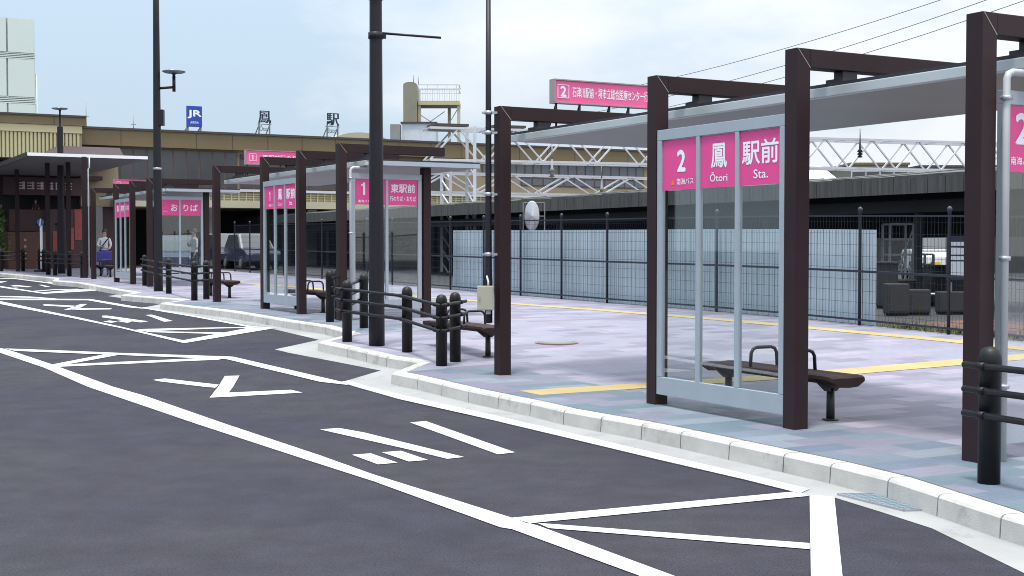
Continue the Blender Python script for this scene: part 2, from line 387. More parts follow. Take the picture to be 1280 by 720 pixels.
# ------------------------------------------------------------------ road paint
lines = [
 # bay nearest the camera
 [(-8,434.5),(6,436.6),(69,457.3),(180,495),(400,570),(467,594),(560,623),(640,648.3),(675,659),(840,720),(1000,782),(930,782),(797,720),(640,662.5),(625,660),(467,602.5),(380,574.5),(56,460.3),(0,441.3),(-12,437)],
 [(6,436.3),(153,442),(291,446.5),(360,462.5),(427,478),(436,482),(400,478),(360,468.3),(284,449.8),(275,449.3),(19,439.3)],
 [(59,457.3),(75,457.5),(154,443.0),(136,442.3)],
 [(66,456.6),(72,459),(276,449.9),(262,447.7)],
 [(640,648.2),(997,615),(1012,620.7),(675,653.8),(660,655.6)],
 [(672,654.8),(1012,680),(1012,687.5),(686,661.2)],
 [(1012,619.5),(1043,622),(1053,720),(1061,800),(1015,800)],
 [(427,478),(500,500),(620,527),(712,549),(820,575),(930,600.5),(1000,618),(1012,612.5),(930,593),(820,567.5),(712,542),(620,520.5),(500,494),(436,476.3)],
 # second bay
 [(0,376.8),(167,412.7),(229,426),(318,409.2),(341,411.2),(230,429.5),(0,380.3),(-60,367.5),(-60,364)],
 [(-60,374.6),(0,373.4),(113,374),(176,384.6),(180,386.2),(160,384.4),(110,375.6),(0,375.2),(-60,376.6)],
 [(0,370.3),(38,371),(72,373.6),(60,373.9),(35,372.3),(0,371.6)],
 [(168,412.8),(180,411.6),(318,408.8),(322,410.0),(270,411.0),(178,414.6)],
 [(186,414.6),(282,416.2),(270,417.9),(180,415.6)],
 [(176,385.3),(239,396),(314,410),(341,411.3),(346,410.6),(314,408.2),(239,394.6),(180,384.3)],
 # third bay
 [(-60,349),(0,357.6),(52,365.8),(98,361.8),(128,362.3),(132,362.9),(55,367.4),(0,359.3),(-60,351)],
 [(-40,348.2),(18,348),(73,354.6),(128,361.8),(124,362.2),(70,355.8),(18,349),(-40,349.2)],
 [(40,364),(66,362),(98,361.2),(98,361.9),(66,362.8),(46,364.6)],
]
lets = [
 [(191,475.4),(206,473.7),(273.5,481.4),(269,485.2),(200,477.3)],
 [(281,470.5),(299.4,470),(282,496.6),(262,497.6)],
 [(286,491.3),(364,487.8),(378,491.3),(284,496.6),(282,496.6)],
 [(512.5,528.7),(532.5,527),(643.7,566.2),(622.5,568.7)],
 [(400,537.5),(423.7,535.7),(455,541.3),(505,553.7),(580,572),(559,574.3),(505,561.2),(442,547)],
 [(440,569.2),(463.7,567.5),(497,579.2),(472.5,581.3)],
 [(477.5,566.2),(501,564.2),(535,575.7),(511,577.7)],
 [(53.4,381),(58,380.7),(95.6,382.6),(93.7,384.3),(55,382.3)],
 [(101,380.3),(109,380.3),(95,387.6),(80,387.5)],
 [(92,385.5),(140,385.6),(138,387),(84,387.6)],
 [(127.5,395),(133,394.8),(185,402),(176,403.4),(128,397)],
 [(182,394),(190,393.6),(216,401.6),(205,402.5)],
 [(129,402.4),(137,401),(147,402.4),(139,403.8)],[(146,401.6),(154,400.6),(165,402.4),(159,403.8)],
 [(48,356.2),(53,356.2),(63,358.8),(57,359)],[(13,357.3),(20,356.4),(40,358.6),(34,359.2)],[(14,358.9),(18,358.4),(24,359),(20,359.5)],
 [(-6,351.6),(2,352),(10,351.4),(2,353.6),(-6,353.6)],
]
structure(sheets('bay_lines', lines[:1]+lines[2:7]+lines[9:12]+lines[14:15]+lines[16:], .006, M['paint']))
structure(sheets('edge_lines', [lines[1]]+lines[7:9]+lines[12:14]+[lines[15]], .009, M['paint']))
structure(sheets('bus_lettering', lets, .006, M['paint']))
# ------------------------------------------------------------------ bus shelters
CW = .155
def shelter(base, ang, h, us, texts, label, gsl, roof_sign=None):
    t = thing('bus_shelter', label, 'bus shelter', base, ang-math.pi/2, 'bus shelters along the pavement')
    u, v = uv(ang); B = Vector(base)
    def gz(x, y):
        p = B+u*x+v*y; return G(p.y)+.15-B.z
    for i, x in enumerate(us):
        x0, x1 = x-CW, x
        m = MB(); m.box((x0,0,gz(x,0)-.03),(x1,CW,h)); m.build('column', M['brown'], t, .006)
        m = MB(); m.box((x0+.001,CW+.002,h-.165),(x1-.001,2.15,h-.001)); bm_ = m.build('beam', M['brown'], t, .006)
        m = MB(); m.add([(x1+.002,.012,h-.006),(x1+.002,.020,h-.006),(x1+.002,CW+.004,h-.165),(x1+.002,CW-.006,h-.165)], [(0,1,2,3)]); m.build('weld_seam', M['seam'], bm_)
        m = MB(); m.box((x0-.03,.50,h-.285),(x1+.03,.78,h-.235)); m.box((x0+.02,.55,h-.235),(x1-.02,.72,h-.167)); m.build('bracket', M['roofdark'], t)
    m = MB(); m.box((us[-1]-CW,1.70,gz(us[-1],1.7)-.03),(us[-1],1.70+CW,h-.40)); m.build('column', M['brown'], t, .006)
    r0, r1, v0, v1 = us[0]-.42, us[-1]+.35, .385, 2.70; zt = h-.285
    m = MB(); m.box((r0,v0,zt-.028),(r1,v1,zt)); rf = m.build('roof', M['roofdark'], t)
    m = MB(); m.box((r0+.04,v0+.06,zt-.115),(r1-.04,v1-.03,zt-.03)); m.build('soffit', M['soffit'], t)
    m = MB(); m.box((r0+.01,v0-.012,zt-.118),(r1-.01,v0+.055,zt-.03)); m.build('gutter', M['silver'], t, .008)
    m = MB(); m.box((r1-.038,v0+.057,zt-.112),(r1+.012,v1,zt-.03)); m.build('fascia', M['frame'], t)
    m = MB(); m.box((r0-.012,v0+.057,zt-.112),(r0+.038,v1,zt-.03)); m.build('fascia', M['frame'], t)
    # drainpipe beside the last column
    xp, yp = us[-1]+.045, CW+.055
    m = MB(); m.tube([(xp,yp,gz(us[-1],.2)),(xp,yp,zt-.2),(xp,yp+.02,zt-.165),(xp,yp+.06,zt-.15),(xp,yp+.3,zt-.15),(xp,yp+.3,zt-.11)], .028, 12)
    dp = m.build('drainpipe', M['pvc'], t)
    for z in (zt-.36, 1.5, .55):
        m = MB(); m.lathe([(.036,0),(.044,.004),(.044,.03),(.036,.034)], (xp,yp,z), 12); m.box((xp-.05,yp-.012,z+.004),(xp-.03,yp+.012,z+.03)); m.build('pipe_clip', M['clamp'], dp)
    # glazed screens: local axes given by (origin, along, normal)
    def screen(o, along, nrm, W, z0, bays, tx, pz=(2.16,2.655)):
        o, al, nr = Vector(o), Vector(along), Vector(nrm); zT = 2.765*h/3.32; s = h/3.32; pz = (pz[0]*s, pz[1]*s); D = .05
        def bx(m, a0, a1, b0, b1, d0=0, d1=D):
            P = [o+al*a+nr*d for a,d in ((a0,d0),(a1,d0),(a1,d1),(a0,d1))]
            m.hexa([p+Vector((0,0,b0)) for p in P]+[p+Vector((0,0,b1)) for p in P])
        st = .075; zi = z0+.18
        m = MB(); bx(m,0,W,z0,zi); bx(m,0,W,zT-.105,zT); bx(m,0,st,zi+.002,zT-.107); bx(m,W-st,W,zi+.002,zT-.107)
        fr = m.build('screen_frame', M['frame'], t, .004)
        pitch = (W-2*st)/bays; mw = .055
        for k in range(1, bays):
            m = MB(); c = st+pitch*k; bx(m, c-mw/2, c+mw/2, zi+.002, zT-.107); m.build('mullion', M['frame'], fr, .004)
        for k in range(bays):
            a0 = st+pitch*k+(mw/2 if k else 0); a1 = st+pitch*(k+1)-(mw/2 if k < bays-1 else 0)
            m = MB(); bx(m, a0, a1, zi, pz[0]-.002, .022, .030); m.build('glass_pane', M['glass'], t)
            m = MB(); bx(m, a0, a1, pz[0], pz[1], .018, .034); bd = m.build('name_board', M['pink'], t)
            for (mt, body, cx, cz, ww, hh, bold) in tx[k]:
                m = MB()
                p = o+al*(a0+(a1-a0)*cx)+nr*.016+Vector((0,0,pz[0]+(pz[1]-pz[0])*cz))
                if body == '^': m.add([p+al*-.03-Vector((0,0,.03)), p+al*.032-Vector((0,0,.03)), p+al*.004+Vector((0,0,.038))], [(0,1,2)])
                else: letters(m, body, p, al, (0,0,1), None if len(body) == 1 and body in '12' else ww*s, hh*s, bold, False)
                m.build('lettering', M[mt], bd)
    screen((us[1]+.004,.012,0), (1,0,0), (0,1,0), us[2]-CW-us[1]-.008, .115, 3, texts[0])
    screen((us[-1]-.03,CW+.10,0), (0,1,0), (-1,0,0), 1.42, .115, 2, texts[1])
    if roof_sign:
        # pink direction board standing on the roof, along the first beam
        (s0, s1, zb, zt2) = roof_sign['box']
        m = MB(); m.box((-.20,s0,zb),(-.10,s1,zt2)); bd = m.build('roof_sign', M['pinkl'], t)
        m = MB()
        for b in ((-.215,s0-.012,zb-.012,s1+.012,zb+.003),(-.215,s0-.012,zt2-.003,s1+.012,zt2+.012)):
            m.box((b[0],b[1],b[2]),(-.085,b[3],b[4]))
        m.box((-.215,s0-.012,zb),(-.085,s0+.004,zt2)); m.box((-.215,s1-.004,zb),(-.085,s1+.012,zt2))
        m.build('sign_frame', M['seam'], bd)
        for y in (s0+.05, s0+.4, s0+.85, s0+1.15, s1-.1):
            m = MB(); m.bar((-.15,y,zt+.0),(-.15,y,zb),.02); m.bar((-.40,y+.02,zt),(-.155,y,zb-.005),.014); m.build('sign_strut', M['roofdark'], bd)
        for (body, c, ww, hh, bold) in roof_sign['texts']:
            m = MB(); letters(m, body, (-.098, c, (zb+zt2)/2), (0,1,0), (0,0,1), ww, hh, bold); m.build('lettering', M['white'], bd)
        c, q = roof_sign['frame']; m = MB(); zc = (zb+zt2)/2; e = .008
        m.box((-.100,c-q,zc-q),(-.096,c+q,zc-q+e)); m.box((-.100,c-q,zc+q-e),(-.096,c+q,zc+q)); m.box((-.100,c-q,zc-q+e),(-.096,c-q+e,zc+q-e)); m.box((-.100,c+q-e,zc-q+e),(-.096,c+q,zc+q-e))
        m.build('number_border', M['white'], bd)
    return t
US = [0, 3.29, 5.39, 7.41]
def front_text(num):
    return [[('white',num,.55,.57,.155,.20,.045),('orange','^',.30,.16,0,0,0),('white','南海バス',.66,.16,.27,.062,.01)],
            [('white','鳳',.52,.60,.235,.225,.02),('white','Ōtori',.52,.20,.26,.085,.012)],
            [('white','駅前',.50,.60,.50,.215,.022),('white','Sta.',.52,.20,.20,.08,.012)]]
side2 = [[('white','2',.27,.66,.155,.22,.045),('white','南海バス',.27,.17,.25,.06,.01)], [('white','鳳駅前',.5,.62,.5,.17,.02),('white','のりば・おりば',.5,.22,.5,.09,.015)]]
side1 = [[('white','1',.30,.62,.10,.24,.05),('white','南海バス',.30,.13,.25,.05,.01)], [('white','東駅前',.5,.66,.52,.17,.022),('white','行のりば・おりば',.5,.25,.56,.10,.015)]]
side0 = [[('white','お',.78,.5,.20,.21,.018),('orange','^',.34,.55,0,0,0),('white','バス',.34,.25,.14,.05,.01)], [('white','りば',.5,.5,.45,.21,.018)]]
b2 = Vector((-.147,16.2,0)); b2.z = G(b2.y)+.15-.02
shelter(b2, A29, 3.33, US, (front_text('2'), side2), 'bus shelter nearest the camera, pink boards numbered 2 on its glazed screen', None,
  dict(box=(.84,2.42,3.43,3.71), frame=(.965,.085), texts=[('2',.965,None,.125,.05),('石津川駅前・堺市立総合医療センター行',1.68,1.16,.135,.012)]))
b1 = Vector((-6.83,30.3,0)); b1.z = G(b1.y)+.15
s1 = shelter(b1, R(30), 3.14, US, (front_text('1'), side1), 'middle bus shelter with pink boards numbered 1, behind the tall arm pole', None,
  dict(box=(.80,2.35,3.20,3.52), frame=(.965,.085), texts=[('1',.965,None,.12,.05),('東駅前行のりば',1.7,1.0,.135,.012)]))
b0 = Vector((-14.45,45.4,0)); b0.z = G(b0.y)+.15
front0 = [[('white','鳳',.5,.6,.22,.2,.02)],[('white','駅前',.5,.6,.4,.2,.018)],[('white','おりば',.5,.6,.45,.16,.015)]]
shelter(b0, R(30), 3.14, US, (front0, side0), 'farthest bus shelter, its end screen reading おりば on pink', None,
  dict(box=(.80,2.35,3.18,3.44), frame=(.965,.07), texts=[('おりば',1.6,.5,.11,.02)]))
# ------------------------------------------------------------------ benches
def make_bench():
    t = thing('bench', '', 'bench', (0,0,0), 0, 'backless benches at the stops')
    sec = [(-.21,.395),(-.205,.425),(-.12,.43),(0,.424),(.12,.43),(.205,.425),(.21,.395),(.12,.345),(0,.338),(-.12,.345)]
    m = MB(); xs = [-1.70,-1.66,-1.5,-.75,0,.15,.2,.24]; zo = [-.018,-.004,0,0,0,0,-.004,-.018]
    n = len(sec); vs = []
    for x, dz in zip(xs, zo):
        for y, z in sec: vs.append((x, y*(1 if abs(dz) < .01 else .93), z+dz))
    fs = [(i*n+k, i*n+(k+1)%n, (i+1)*n+(k+1)%n, (i+1)*n+k) for i in range(len(xs)-1) for k in range(n)]
    fs += [tuple(range(n))[::-1], tuple(range((len(xs)-1)*n, len(xs)*n))]
    m.add(vs, fs); m.build('seat', M['seat'], t, 0)
    for x in (-1.5, 0):
        m = MB(); m.tube([(x,0,-.03),(x,0,.30)], [.04,.036], 10)
        m.add([(x-.02,-.19,.374),(x+.02,-.19,.374),(x+.02,-.15,.345),(x-.02,-.15,.345),(x-.02,.19,.374),(x+.02,.19,.374),(x+.02,.15,.345),(x-.02,.15,.345),
               (x-.03,-.05,.27),(x+.03,-.05,.27),(x+.03,.05,.27),(x-.03,.05,.27)],
              [(0,1,5,4),(0,3,2,1),(4,5,6,7),(3,8,9,2),(7,6,10,11),(8,11,10,9),(0,4,7,11,8,3),(1,2,9,10,6,5)])
        m.lathe([(.075,0),(.075,.012),(.05,.016)], (x,0,0), 12); m.build('leg', M['benchleg'], t)
    for x in (-.95, -.40):
        m = MB(); m.tube([(x,-.17,.41),(x,-.16,.56),(x,-.135,.60),(x,-.09,.615),(x,.09,.615),(x,.135,.60),(x,.16,.56),(x,.17,.41)], .017, 8)
        m.build('armrest', M['benchleg'], t)
    return t
bench0 = make_bench()
bl = [((1038,525),A29,'dark backless bench behind the large panel numbered 2'),
      ((610,446),A29,'dark backless bench between the beige control box and the near bollards'),
      ((404,391),R(30),'dark backless bench under the middle shelter, right of its glazed screen'),
      ((287,372.5),R(30),'dark backless bench seen right behind the left column of the middle shelter'),
      ((138,346.5),R(30),'dark bench by the man with the purple bag at the farthest shelter')]
for i, ((x,y), ang, lab) in enumerate(bl):
    o = bench0 if i == 0 else copy_tree(bench0)
    p = on(x,y); o.location = p; o.rotation_euler = (0,0,ang-math.pi/2); o['label'] = lab
    if i: o.rotation_euler.x = math.atan2(G(p.y)-G(p.y+1.0), 1)*0
# ------------------------------------------------------------------ bollard fences
BH = .93
def bollard_fence(posts, runs, label, ext=.16):
    """posts: world points; runs: index chains joined by three rails"""
    c = posts[0]; t = thing('bollard_fence', label, 'bollard fence', c, 0, 'bollard fences along the kerb')
    for p in posts:
        m = MB(); r = .075
        m.lathe([(r,-.03),(r,.80),(r+.002,.803),(r+.002,.84),(r*.97,.87),(r*.8,.905),(r*.5,.925),(.002,.932)], (p-c), 18)
        m.build('post', M['black'], t)
    for chain in runs:
        pts = [posts[i] for i in chain]
        d0 = (pts[0]-pts[1]).normalized(); d1 = (pts[-1]-pts[-2]).normalized()
        nn = Vector((d1.y,-d1.x,0))*.088
        for z in (.47,.635,.80):
            m = MB(); ps = [p-c+nn+Vector((0,0,z)) for p in pts]
            ps = [ps[0]+d0*ext]+ps[1:-1]+[ps[-1]+d1*ext]; d = ps
            m.tube([d[0]-d0*-.012]+d+[d[-1]+d1*.012], [.012]+[.023]*len(d)+[.012], 10)
            rl = m.build('rail', M['black'], t)
            m = MB()
            for p in pts:
                q = p-c+nn+Vector((0,0,z)); dd = (pts[-1]-pts[0]).normalized()
                m.tube([q-dd*.035,q+dd*.035], .029, 10)
            m.build('rail_collar', M['black'], rl)
    return t
def W(*pp): return [on(x,y) for x,y in pp]
nb = W((1236,604.5)); dv = (kb[-3]-kb[-5]).normalized(); dv = Vector((dv.x,dv.y,0))
e1 = nb[0]+Vector((.62,-1.36,0)); e2 = e1+Vector((.75,-1.28,0))
bollard_fence([nb[0],e1,e2], [[0,1,2]], 'black three rail bollard fence at the right edge of the kerb, nearest the camera')
bollard_fence(W((455,410),(434,427),(509,440),(552,457),(569,452)), [[0,1],[1,2,3],[3,4]], 'black bollard fence around the tall arm pole at the kerb corner')
bollard_fence(W((412.5,402.5),(423,399.5)), [[0,1]], 'short pair of black bollards just right of the middle shelter column')
pb = W((181,357),(211,367),(243,375.5),(258,374))
bollard_fence(pb, [[0,1,2],[2,3]], 'black bollard fence left of the middle shelter, below the pole with disc lamp')
pf = W((60,343.5),(69,344.5),(87,345.5),(103,347.2),(108,345.5))
bollard_fence(pf, [[0,1,2,3],[3,4]], 'far black bollard fence in front of the station canopy columns')
bollard_fence(W((2,339.2),(29,339)), [[0,1]], 'distant dark bollard pair at the far left picture edge')
bollard_fence(W((50,339),(55,340)), [[0,1]], 'distant dark bollard pair beside the blue round sign', .05)
# ------------------------------------------------------------------ lamp posts and poles
def along(p, dx, z): return Vector((p.x+dx, p.y, p.z+z))
p = on(471,431.8)
t = thing('arm_pole', 'tallest thick dark pole with a thin rod arm, in front of the middle shelter', 'pole', p)
m = MB(); m.lathe([(.118,-.03),(.117,.3),(.098,3.5),(.078,8.0),(.07,9.4),(.03,9.42)], (0,0,0), 22); m.build('shaft', M['post'], t)
za = at(471,43,p.y).z-p.z
m = MB(); m.tube([(.06,0,za+.02),(.95,.12,za-.03)], .018, 10); m.build('rod_arm', M['post'], t)
for z in (za-.02, za+.55):
    m = MB(); m.lathe([(.10,-.05),(.112,-.045),(.112,.045),(.10,.05)], (0,0,z), 20); m.box((.09,-.03,z-.04),(.15,.03,z+.04)); m.build('arm_clamp', M['post'], t)
def disc_lamp(mb, mg, c, r=.31):
    mb.lathe([(.03,-.32),(.035,-.12),(.05,-.06),(.10,-.045)], c, 16)
    mg.lathe([(.08,-.05),(r*.8,-.035),(r,-.005),(r,.012),(r*.7,.04),(.05,.06)], c, 28)
p = on(198,364)
t = thing('street_lamp', 'dark street lamp pole with a side arm disc lamp and small box', 'street lamp', p, 0, 'dark street lamps with disc heads')
m = MB(); m.lathe([(.125,-.03),(.122,.4),(.105,4.0),(.085,7.2),(.075,9.6),(.03,9.62)], (0,0,0), 20); m.build('shaft', M['post'], t)
zl = at(219,109,p.y).z-p.z; dx = 21.5*p.y/F
m = MB(); m.tube([(.05,0,zl-.03),(dx,0,zl)], .035, 10); m.tube([(dx,0,zl-.12),(dx,0,zl+.3)], .045, 12); m.build('lamp_arm', M['post'], t)
ma, mg = MB(), MB(); disc_lamp(ma, mg, (dx,0,zl+.42)); ma.build('lamp_neck', M['post'], t); mg.build('lamp_head', M['lampglass'], t)
zb = at(203,157,p.y).z-p.z; m = MB(); m.box((.06,-.09,zb),(.19,.09,zb+.43)); m.build('junction_box', M['post'], t, .01)
m = MB()
z = at(198,211,p.y).z-p.z; m.lathe([(.10,-.03),(.115,-.025),(.115,.025),(.10,.03)], (0,0,z), 18); m.build('steel_band', M['clamp'], t)
p = on(77,342); p = Vector((p.x,p.y,p.z))
t = thing('street_lamp', 'dark post top street lamp with one flat disc head, before the station canopy', 'street lamp', p, 0, 'dark street lamps with disc heads')
zt = at(77,135,p.y).z-p.z
m = MB(); m.lathe([(.15,-.03),(.14,.5),(.11,zt-.75),(.11,zt-.72),(.045,zt-.7),(.045,zt-.3)], (0,0,0), 18); m.build('shaft', M['post'], t)
ma, mg = MB(), MB(); disc_lamp(ma, mg, (0,0,zt-.02), .31); ma.build('lamp_neck', M['post'], t); mg.build('lamp_head', M['lampglass'], t)
# pole with control box strapped to the first column of the near shelter
p = Vector((-.29,16.28,0)); p.z = G(p.y)+.15
t = thing('control_pole', 'slender dark pole strapped to a brown column, carrying a beige control box', 'pole', p)
zz = lambda y: at(614,y,p.y).z-p.z
m = MB(); m.tube([(0,0,zz(404)),(0,0,zz(403)),(0,0,1.15),(0,0,1.3),(0,0,3.2),(0,0,4.8)], [.03,.05,.05,.042,.036,.03], 14); m.build('shaft', M['post'], t)
for y in (141,166,243,318):
    m = MB(); z = zz(y); m.lathe([(.036,-.025),(.05,-.02),(.05,.02),(.036,.025)], (0,0,z), 14); m.box((-.08,-.02,z-.012),(-.03,.02,z+.012)); m.box((.03,-.02,z-.014),(.115,.02,z+.014)); m.build('strap_clamp', M['clamp'], t)
m = MB(); m.box((-.135,-.20,zz(387)),(.065,-.06,zz(357))); bx_ = m.build('control_box', M['beige'], t, .006)
m = MB(); m.box((-.125,-.207,zz(386)),(.055,-.201,zz(358))); m.build('box_door', M['beige'], bx_, .002)
m = MB(); m.box((-.115,-.22,zz(374)),(-.10,-.208,zz(370))); m.build('door_latch', M['clamp'], bx_)
m = MB(); m.tube([(0,-.12,zz(357)),(0,-.10,zz(352)),(-.02,-.04,zz(345))], .012, 8); m.build('conduit', M['pvc'], bx_)
m = MB(); m.tube([(.0,-.12,zz(387)),(.0,-.12,zz(392))], .03, 10); m.build('cable_gland', M['pvc'], bx_)
# ------------------------------------------------------------------ drain cover and manhole
def checker():
    m, nt, N, L, b = new_mat('checker_plate')
    tc = N.new('ShaderNodeTexCoord'); ck = N.new('ShaderNodeTexChecker'); ck.inputs['Scale'].default_value = 26
    mp = N.new('ShaderNodeMapping'); mp.inputs['Rotation'].default_value = (0,0,.5); L.new(tc.outputs['Object'], mp.inputs[0]); L.new(mp.outputs[0], ck.inputs[0])
    ck.inputs[1].default_value = (.12,.16,.19,1); ck.inputs[2].default_value = (.25,.3,.33,1); L.new(ck.outputs[0], b.inputs['Base Color'])
    b.inputs['Metallic'].default_value = .4; b.inputs['Roughness'].default_value = .45
    bp = N.new('ShaderNodeBump'); bp.inputs['Distance'].default_value = .004; L.new(ck.outputs['Fac'], bp.inputs['Height']); L.new(bp.outputs[0], b.inputs['Normal']); return m
c = on(1110,628,.0); pc = [on(x,y,0) for x,y in ((1047,619.5),(1112,619),(1176,638.5),(1130,640))]
t = thing('drain_cover', 'grey checker plate drain cover in the gutter, right of the stop line', 'drain cover', c)
m = MB(); m.hexa([q+Vector((0,0,.0)) for q in pc]+[q+Vector((0,0,.014)) for q in pc]); m.build('cover_plate', checker(), t, 0, True)
m = MB()
for i in range(4):
    a, b = pc[i], pc[(i+1)%4]; m.bar(a+Vector((0,0,.008)), b+Vector((0,0,.008)), .012, .018)
m.build('cover_frame', M['clamp'], t, 0, True)
c = on(696,428.5); t = thing('manhole_cover', 'round manhole cover with a rusty rim set in the paving', 'manhole cover', c)
m = MB(); m.lathe([(.296,-.01),(.296,.006),(.002,.0065)], (0,0,0), 32); m.build('cover_plate', mat('paver_infill', (.18,.165,.16), .8), t)
m = MB()
n_ = 40
for k in range(n_):
    a, b = 2*math.pi*k/n_, 2*math.pi*(k+1)/n_
    m.hexa([(r*math.cos(g),r*math.sin(g),z) for z in (-.01,.009) for r,g in ((.298,a),(.328,a),(.328,b),(.298,b))])
m.build('rim', mat('rusty_rim', (.24,.13,.11), .8, 0, .3, 8), t)
# ------------------------------------------------------------------ materials of the background
M.update(
 tan=mat('tan_render', (.30,.24,.16), .7, 0, .1, .6),
 band=mat('olive_brown_cladding', (.145,.106,.05), .5, 0, .12, .25),
 bandtop=mat('band_coping', (.05,.04,.035), .5),
 maroon=mat('maroon_tile', (.055,.022,.026), .55, 0, .2, 1.5),
 brownp=mat('brown_panel', (.10,.042,.03), .55, 0, .2, 1.2),
 glassd=mat('dark_window', (.045,.05,.055), .15, 0, .35, .5, spec=.6),
 glassb=mat('blue_grey_window', (.10,.12,.15), .15, 0, .3, .4, spec=.6),
 mull=mat('window_mullion', (.09,.06,.055), .5),
 dark=mat('dark_interior', (.012,.012,.013), .9, 0, .3, 1),  # near-black: shade of deep interiors put into the colour, also dark parts
 lattice=mat('beige_lattice', (.34,.31,.20), .6, 0, .1, .5),
 beam=mat('pale_beam', (.40,.37,.26), .6, 0, .1, .5),
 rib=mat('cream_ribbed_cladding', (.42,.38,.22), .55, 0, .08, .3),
 ribsh=mat('shaded_cream_backing', (.27,.24,.13), .6, 0, .08, .3),  # darker copy of the cream: shade behind ribs and lattice in the colour
 wsteel=mat('white_gantry_steel', (.5,.5,.53), .5, 0, .1, 2),
 gsteel=mat('grey_steel', (.22,.22,.22), .5, 0, .15, 2),
 slate=mat('dark_shed_roof', (.085,.08,.075), .9, 0, .5, 5, .8, 9, stretch=(1,1,3)),
 slatef=mat('dark_shed_fascia', (.055,.052,.05), .9, 0, .5, 3, stretch=(4,4,.3)),
 pale=mat('pale_green_white_panel', (.55,.62,.57), .4, 0, .04, .2),
 louv=mat('louvre_grey', (.28,.32,.31), .5),
 blueboard=mat('blue_sign_board', (.012,.05,.36), .4, 0, .05),
 navyl=mat('navy_letters', (.008,.02,.045), .5),
 greylet=mat('grey_letters', (.10,.13,.15), .6),
 towerg=mat('grey_green_concrete', (.20,.19,.14), .8, 0, .15, .5),
 vanw=mat('white_car_paint', (.6,.6,.6), .25, 0, .03),
 carw=mat('shaded_car_paint', (.08,.09,.14), .3, 0, .05),  # paint darkened for cars standing in the concourse shade
 carb=mat('dark_blue_car_paint', (.025,.03,.06), .25, 0, .05),
 tyre=mat('black_tyre', (.012,.012,.012), .8),
 rim=mat('wheel_rim', (.3,.3,.32), .35, .6),
 yellow=mat('yellow_plate', (.65,.42,.03), .5, 0, .03),
 rust=mat('rusty_ballast', (.10,.048,.035), .95, 0, .4, 3, .8, 12),
 weed=mat('dry_grass', (.16,.16,.07), .8, 0, .3, 3),
 leaf=mat('green_leaves', (.07,.14,.025), .6, 0, .35, 3),
 skin=mat('skin', (.42,.25,.18), .6, 0, .05), hair=mat('black_hair', (.012,.010,.010), .5),
 shirt=mat('white_shirt', (.62,.62,.64), .8, 0, .05), navyc=mat('navy_trousers', (.02,.024,.05), .8), jeans=mat('blue_jeans', (.08,.13,.26), .8),
 purple=mat('purple_bag', (.05,.035,.24), .6, 0, .1), strap=mat('bag_strap', (.015,.015,.02), .7), darkred=mat('dark_red_top', (.06,.02,.025), .8),
 cable=mat('cable', (.12,.11,.13), .6), mirror=mat('mirror_face', (.5,.5,.53), .15, .6, .1), canopyg=mat('canopy_grey', (.12,.12,.12), .5, 0, .1, .6), awn=mat('awning_maroon', (.035,.014,.017), .6, 0, .15, 1),
 boxdark=mat('dark_box_paint', (.02,.02,.021), .6, 0, .2, 3),
 letterg=mat('pale_relief_letters', (.6,.5,.52), .6),
 mosaicr=mat('posters_red', (.28,.06,.05), .6, 0, .3, 5),
)
structure(sheet('yard', [tuple((Vector((5.65,23.6))+Vector((U.x,U.y))*s+Vector((V.x,V.y))*d)) for s,d in ((14,.12),(-52,.12),(-52,7.5),(-46,40),(14,70))], .154, M['yard']))
FP = Vector((5.65,23.6,0))              # mesh fence line, parallel to the shelters
def fpt(s, d=0): p = FP-U*s+V*d; return Vector((p.x,p.y,G(p.y)+.15))
def fs_at(px, d=0):                     # arc position where the line at offset d crosses picture column px
    r = (px-640)/F; q = FP+V*d
    return (r*q.y-q.x)/(-U.x-r*(-U.y)) if True else 0
# ------------------------------------------------------------------ hoarding and mesh fence
h0, h1 = fs_at(1095,.16), fs_at(566,.16)
c = fpt(h0,.16); t = thing('hoarding', 'blue grey sheet hoarding standing right behind the mesh fence', 'hoarding', c)
s = h0
while s < h1-.05:
    e = min(s+1.0, h1); m = MB(); nseg = 12
    a, b = fpt(s,.16), fpt(e,.16)
    for k in range(nseg):        # corrugated sheet
        p, q = a.lerp(b, k/nseg+.002), a.lerp(b, (k+1)/nseg-.002); o_ = V*(.014 if k%2 else 0)
        m.hexa([p+o_, q+o_, q+o_+V*.012, p+o_+V*.012]+[x+Vector((0,0,1.66)) for x in (p+o_, q+o_, q+o_+V*.012, p+o_+V*.012)])
    m.build('sheet', M['hoard'], t, 0, True); s = e
c = fpt(0); t = thing('mesh_fence', 'long dark navy mesh fence behind the shelters with round capped posts', 'fence', c)
FH = 2.02; s0, s1 = -11, 37; step = 2.0
m_posts = []
off0 = fs_at(759); k0 = math.floor((s0-off0)/step); ss = [off0+step*k for k in range(k0, k0+25)]
for i, s in enumerate(ss):
    p = fpt(s); m = MB(); m.lathe([(.028,-.02),(.028,FH-.06),(.04,FH-.04),(.043,FH),(.025,FH+.03),(.002,FH+.04)], p, 10); m.build('post', M['navy'], t, 0, True)
    if i == len(ss)-1: break
    q = fpt(ss[i+1]); n_ = V*-.02
    for z, w_ in ((.10,.035),(.94,.04),(FH-.12,.03)):
        m = MB(); m.bar(p+n_+Vector((0,0,z)), q+n_+Vector((0,0,z)), w_); m.build('fence_rail', M['navy'], t, 0, True)
    m = MB()
    for z in [.2+.2*k for k in range(9)]: m.bar(p+Vector((0,0,z)), q+Vector((0,0,z)), .005)
    for k in range(1, 26):
        a = p.lerp(q, k/26); m.bar(a+Vector((0,0,.1)), a+Vector((0,0,FH-.12)), .004)
    m.build('wire_panel', M['navy'], t, 0, True)
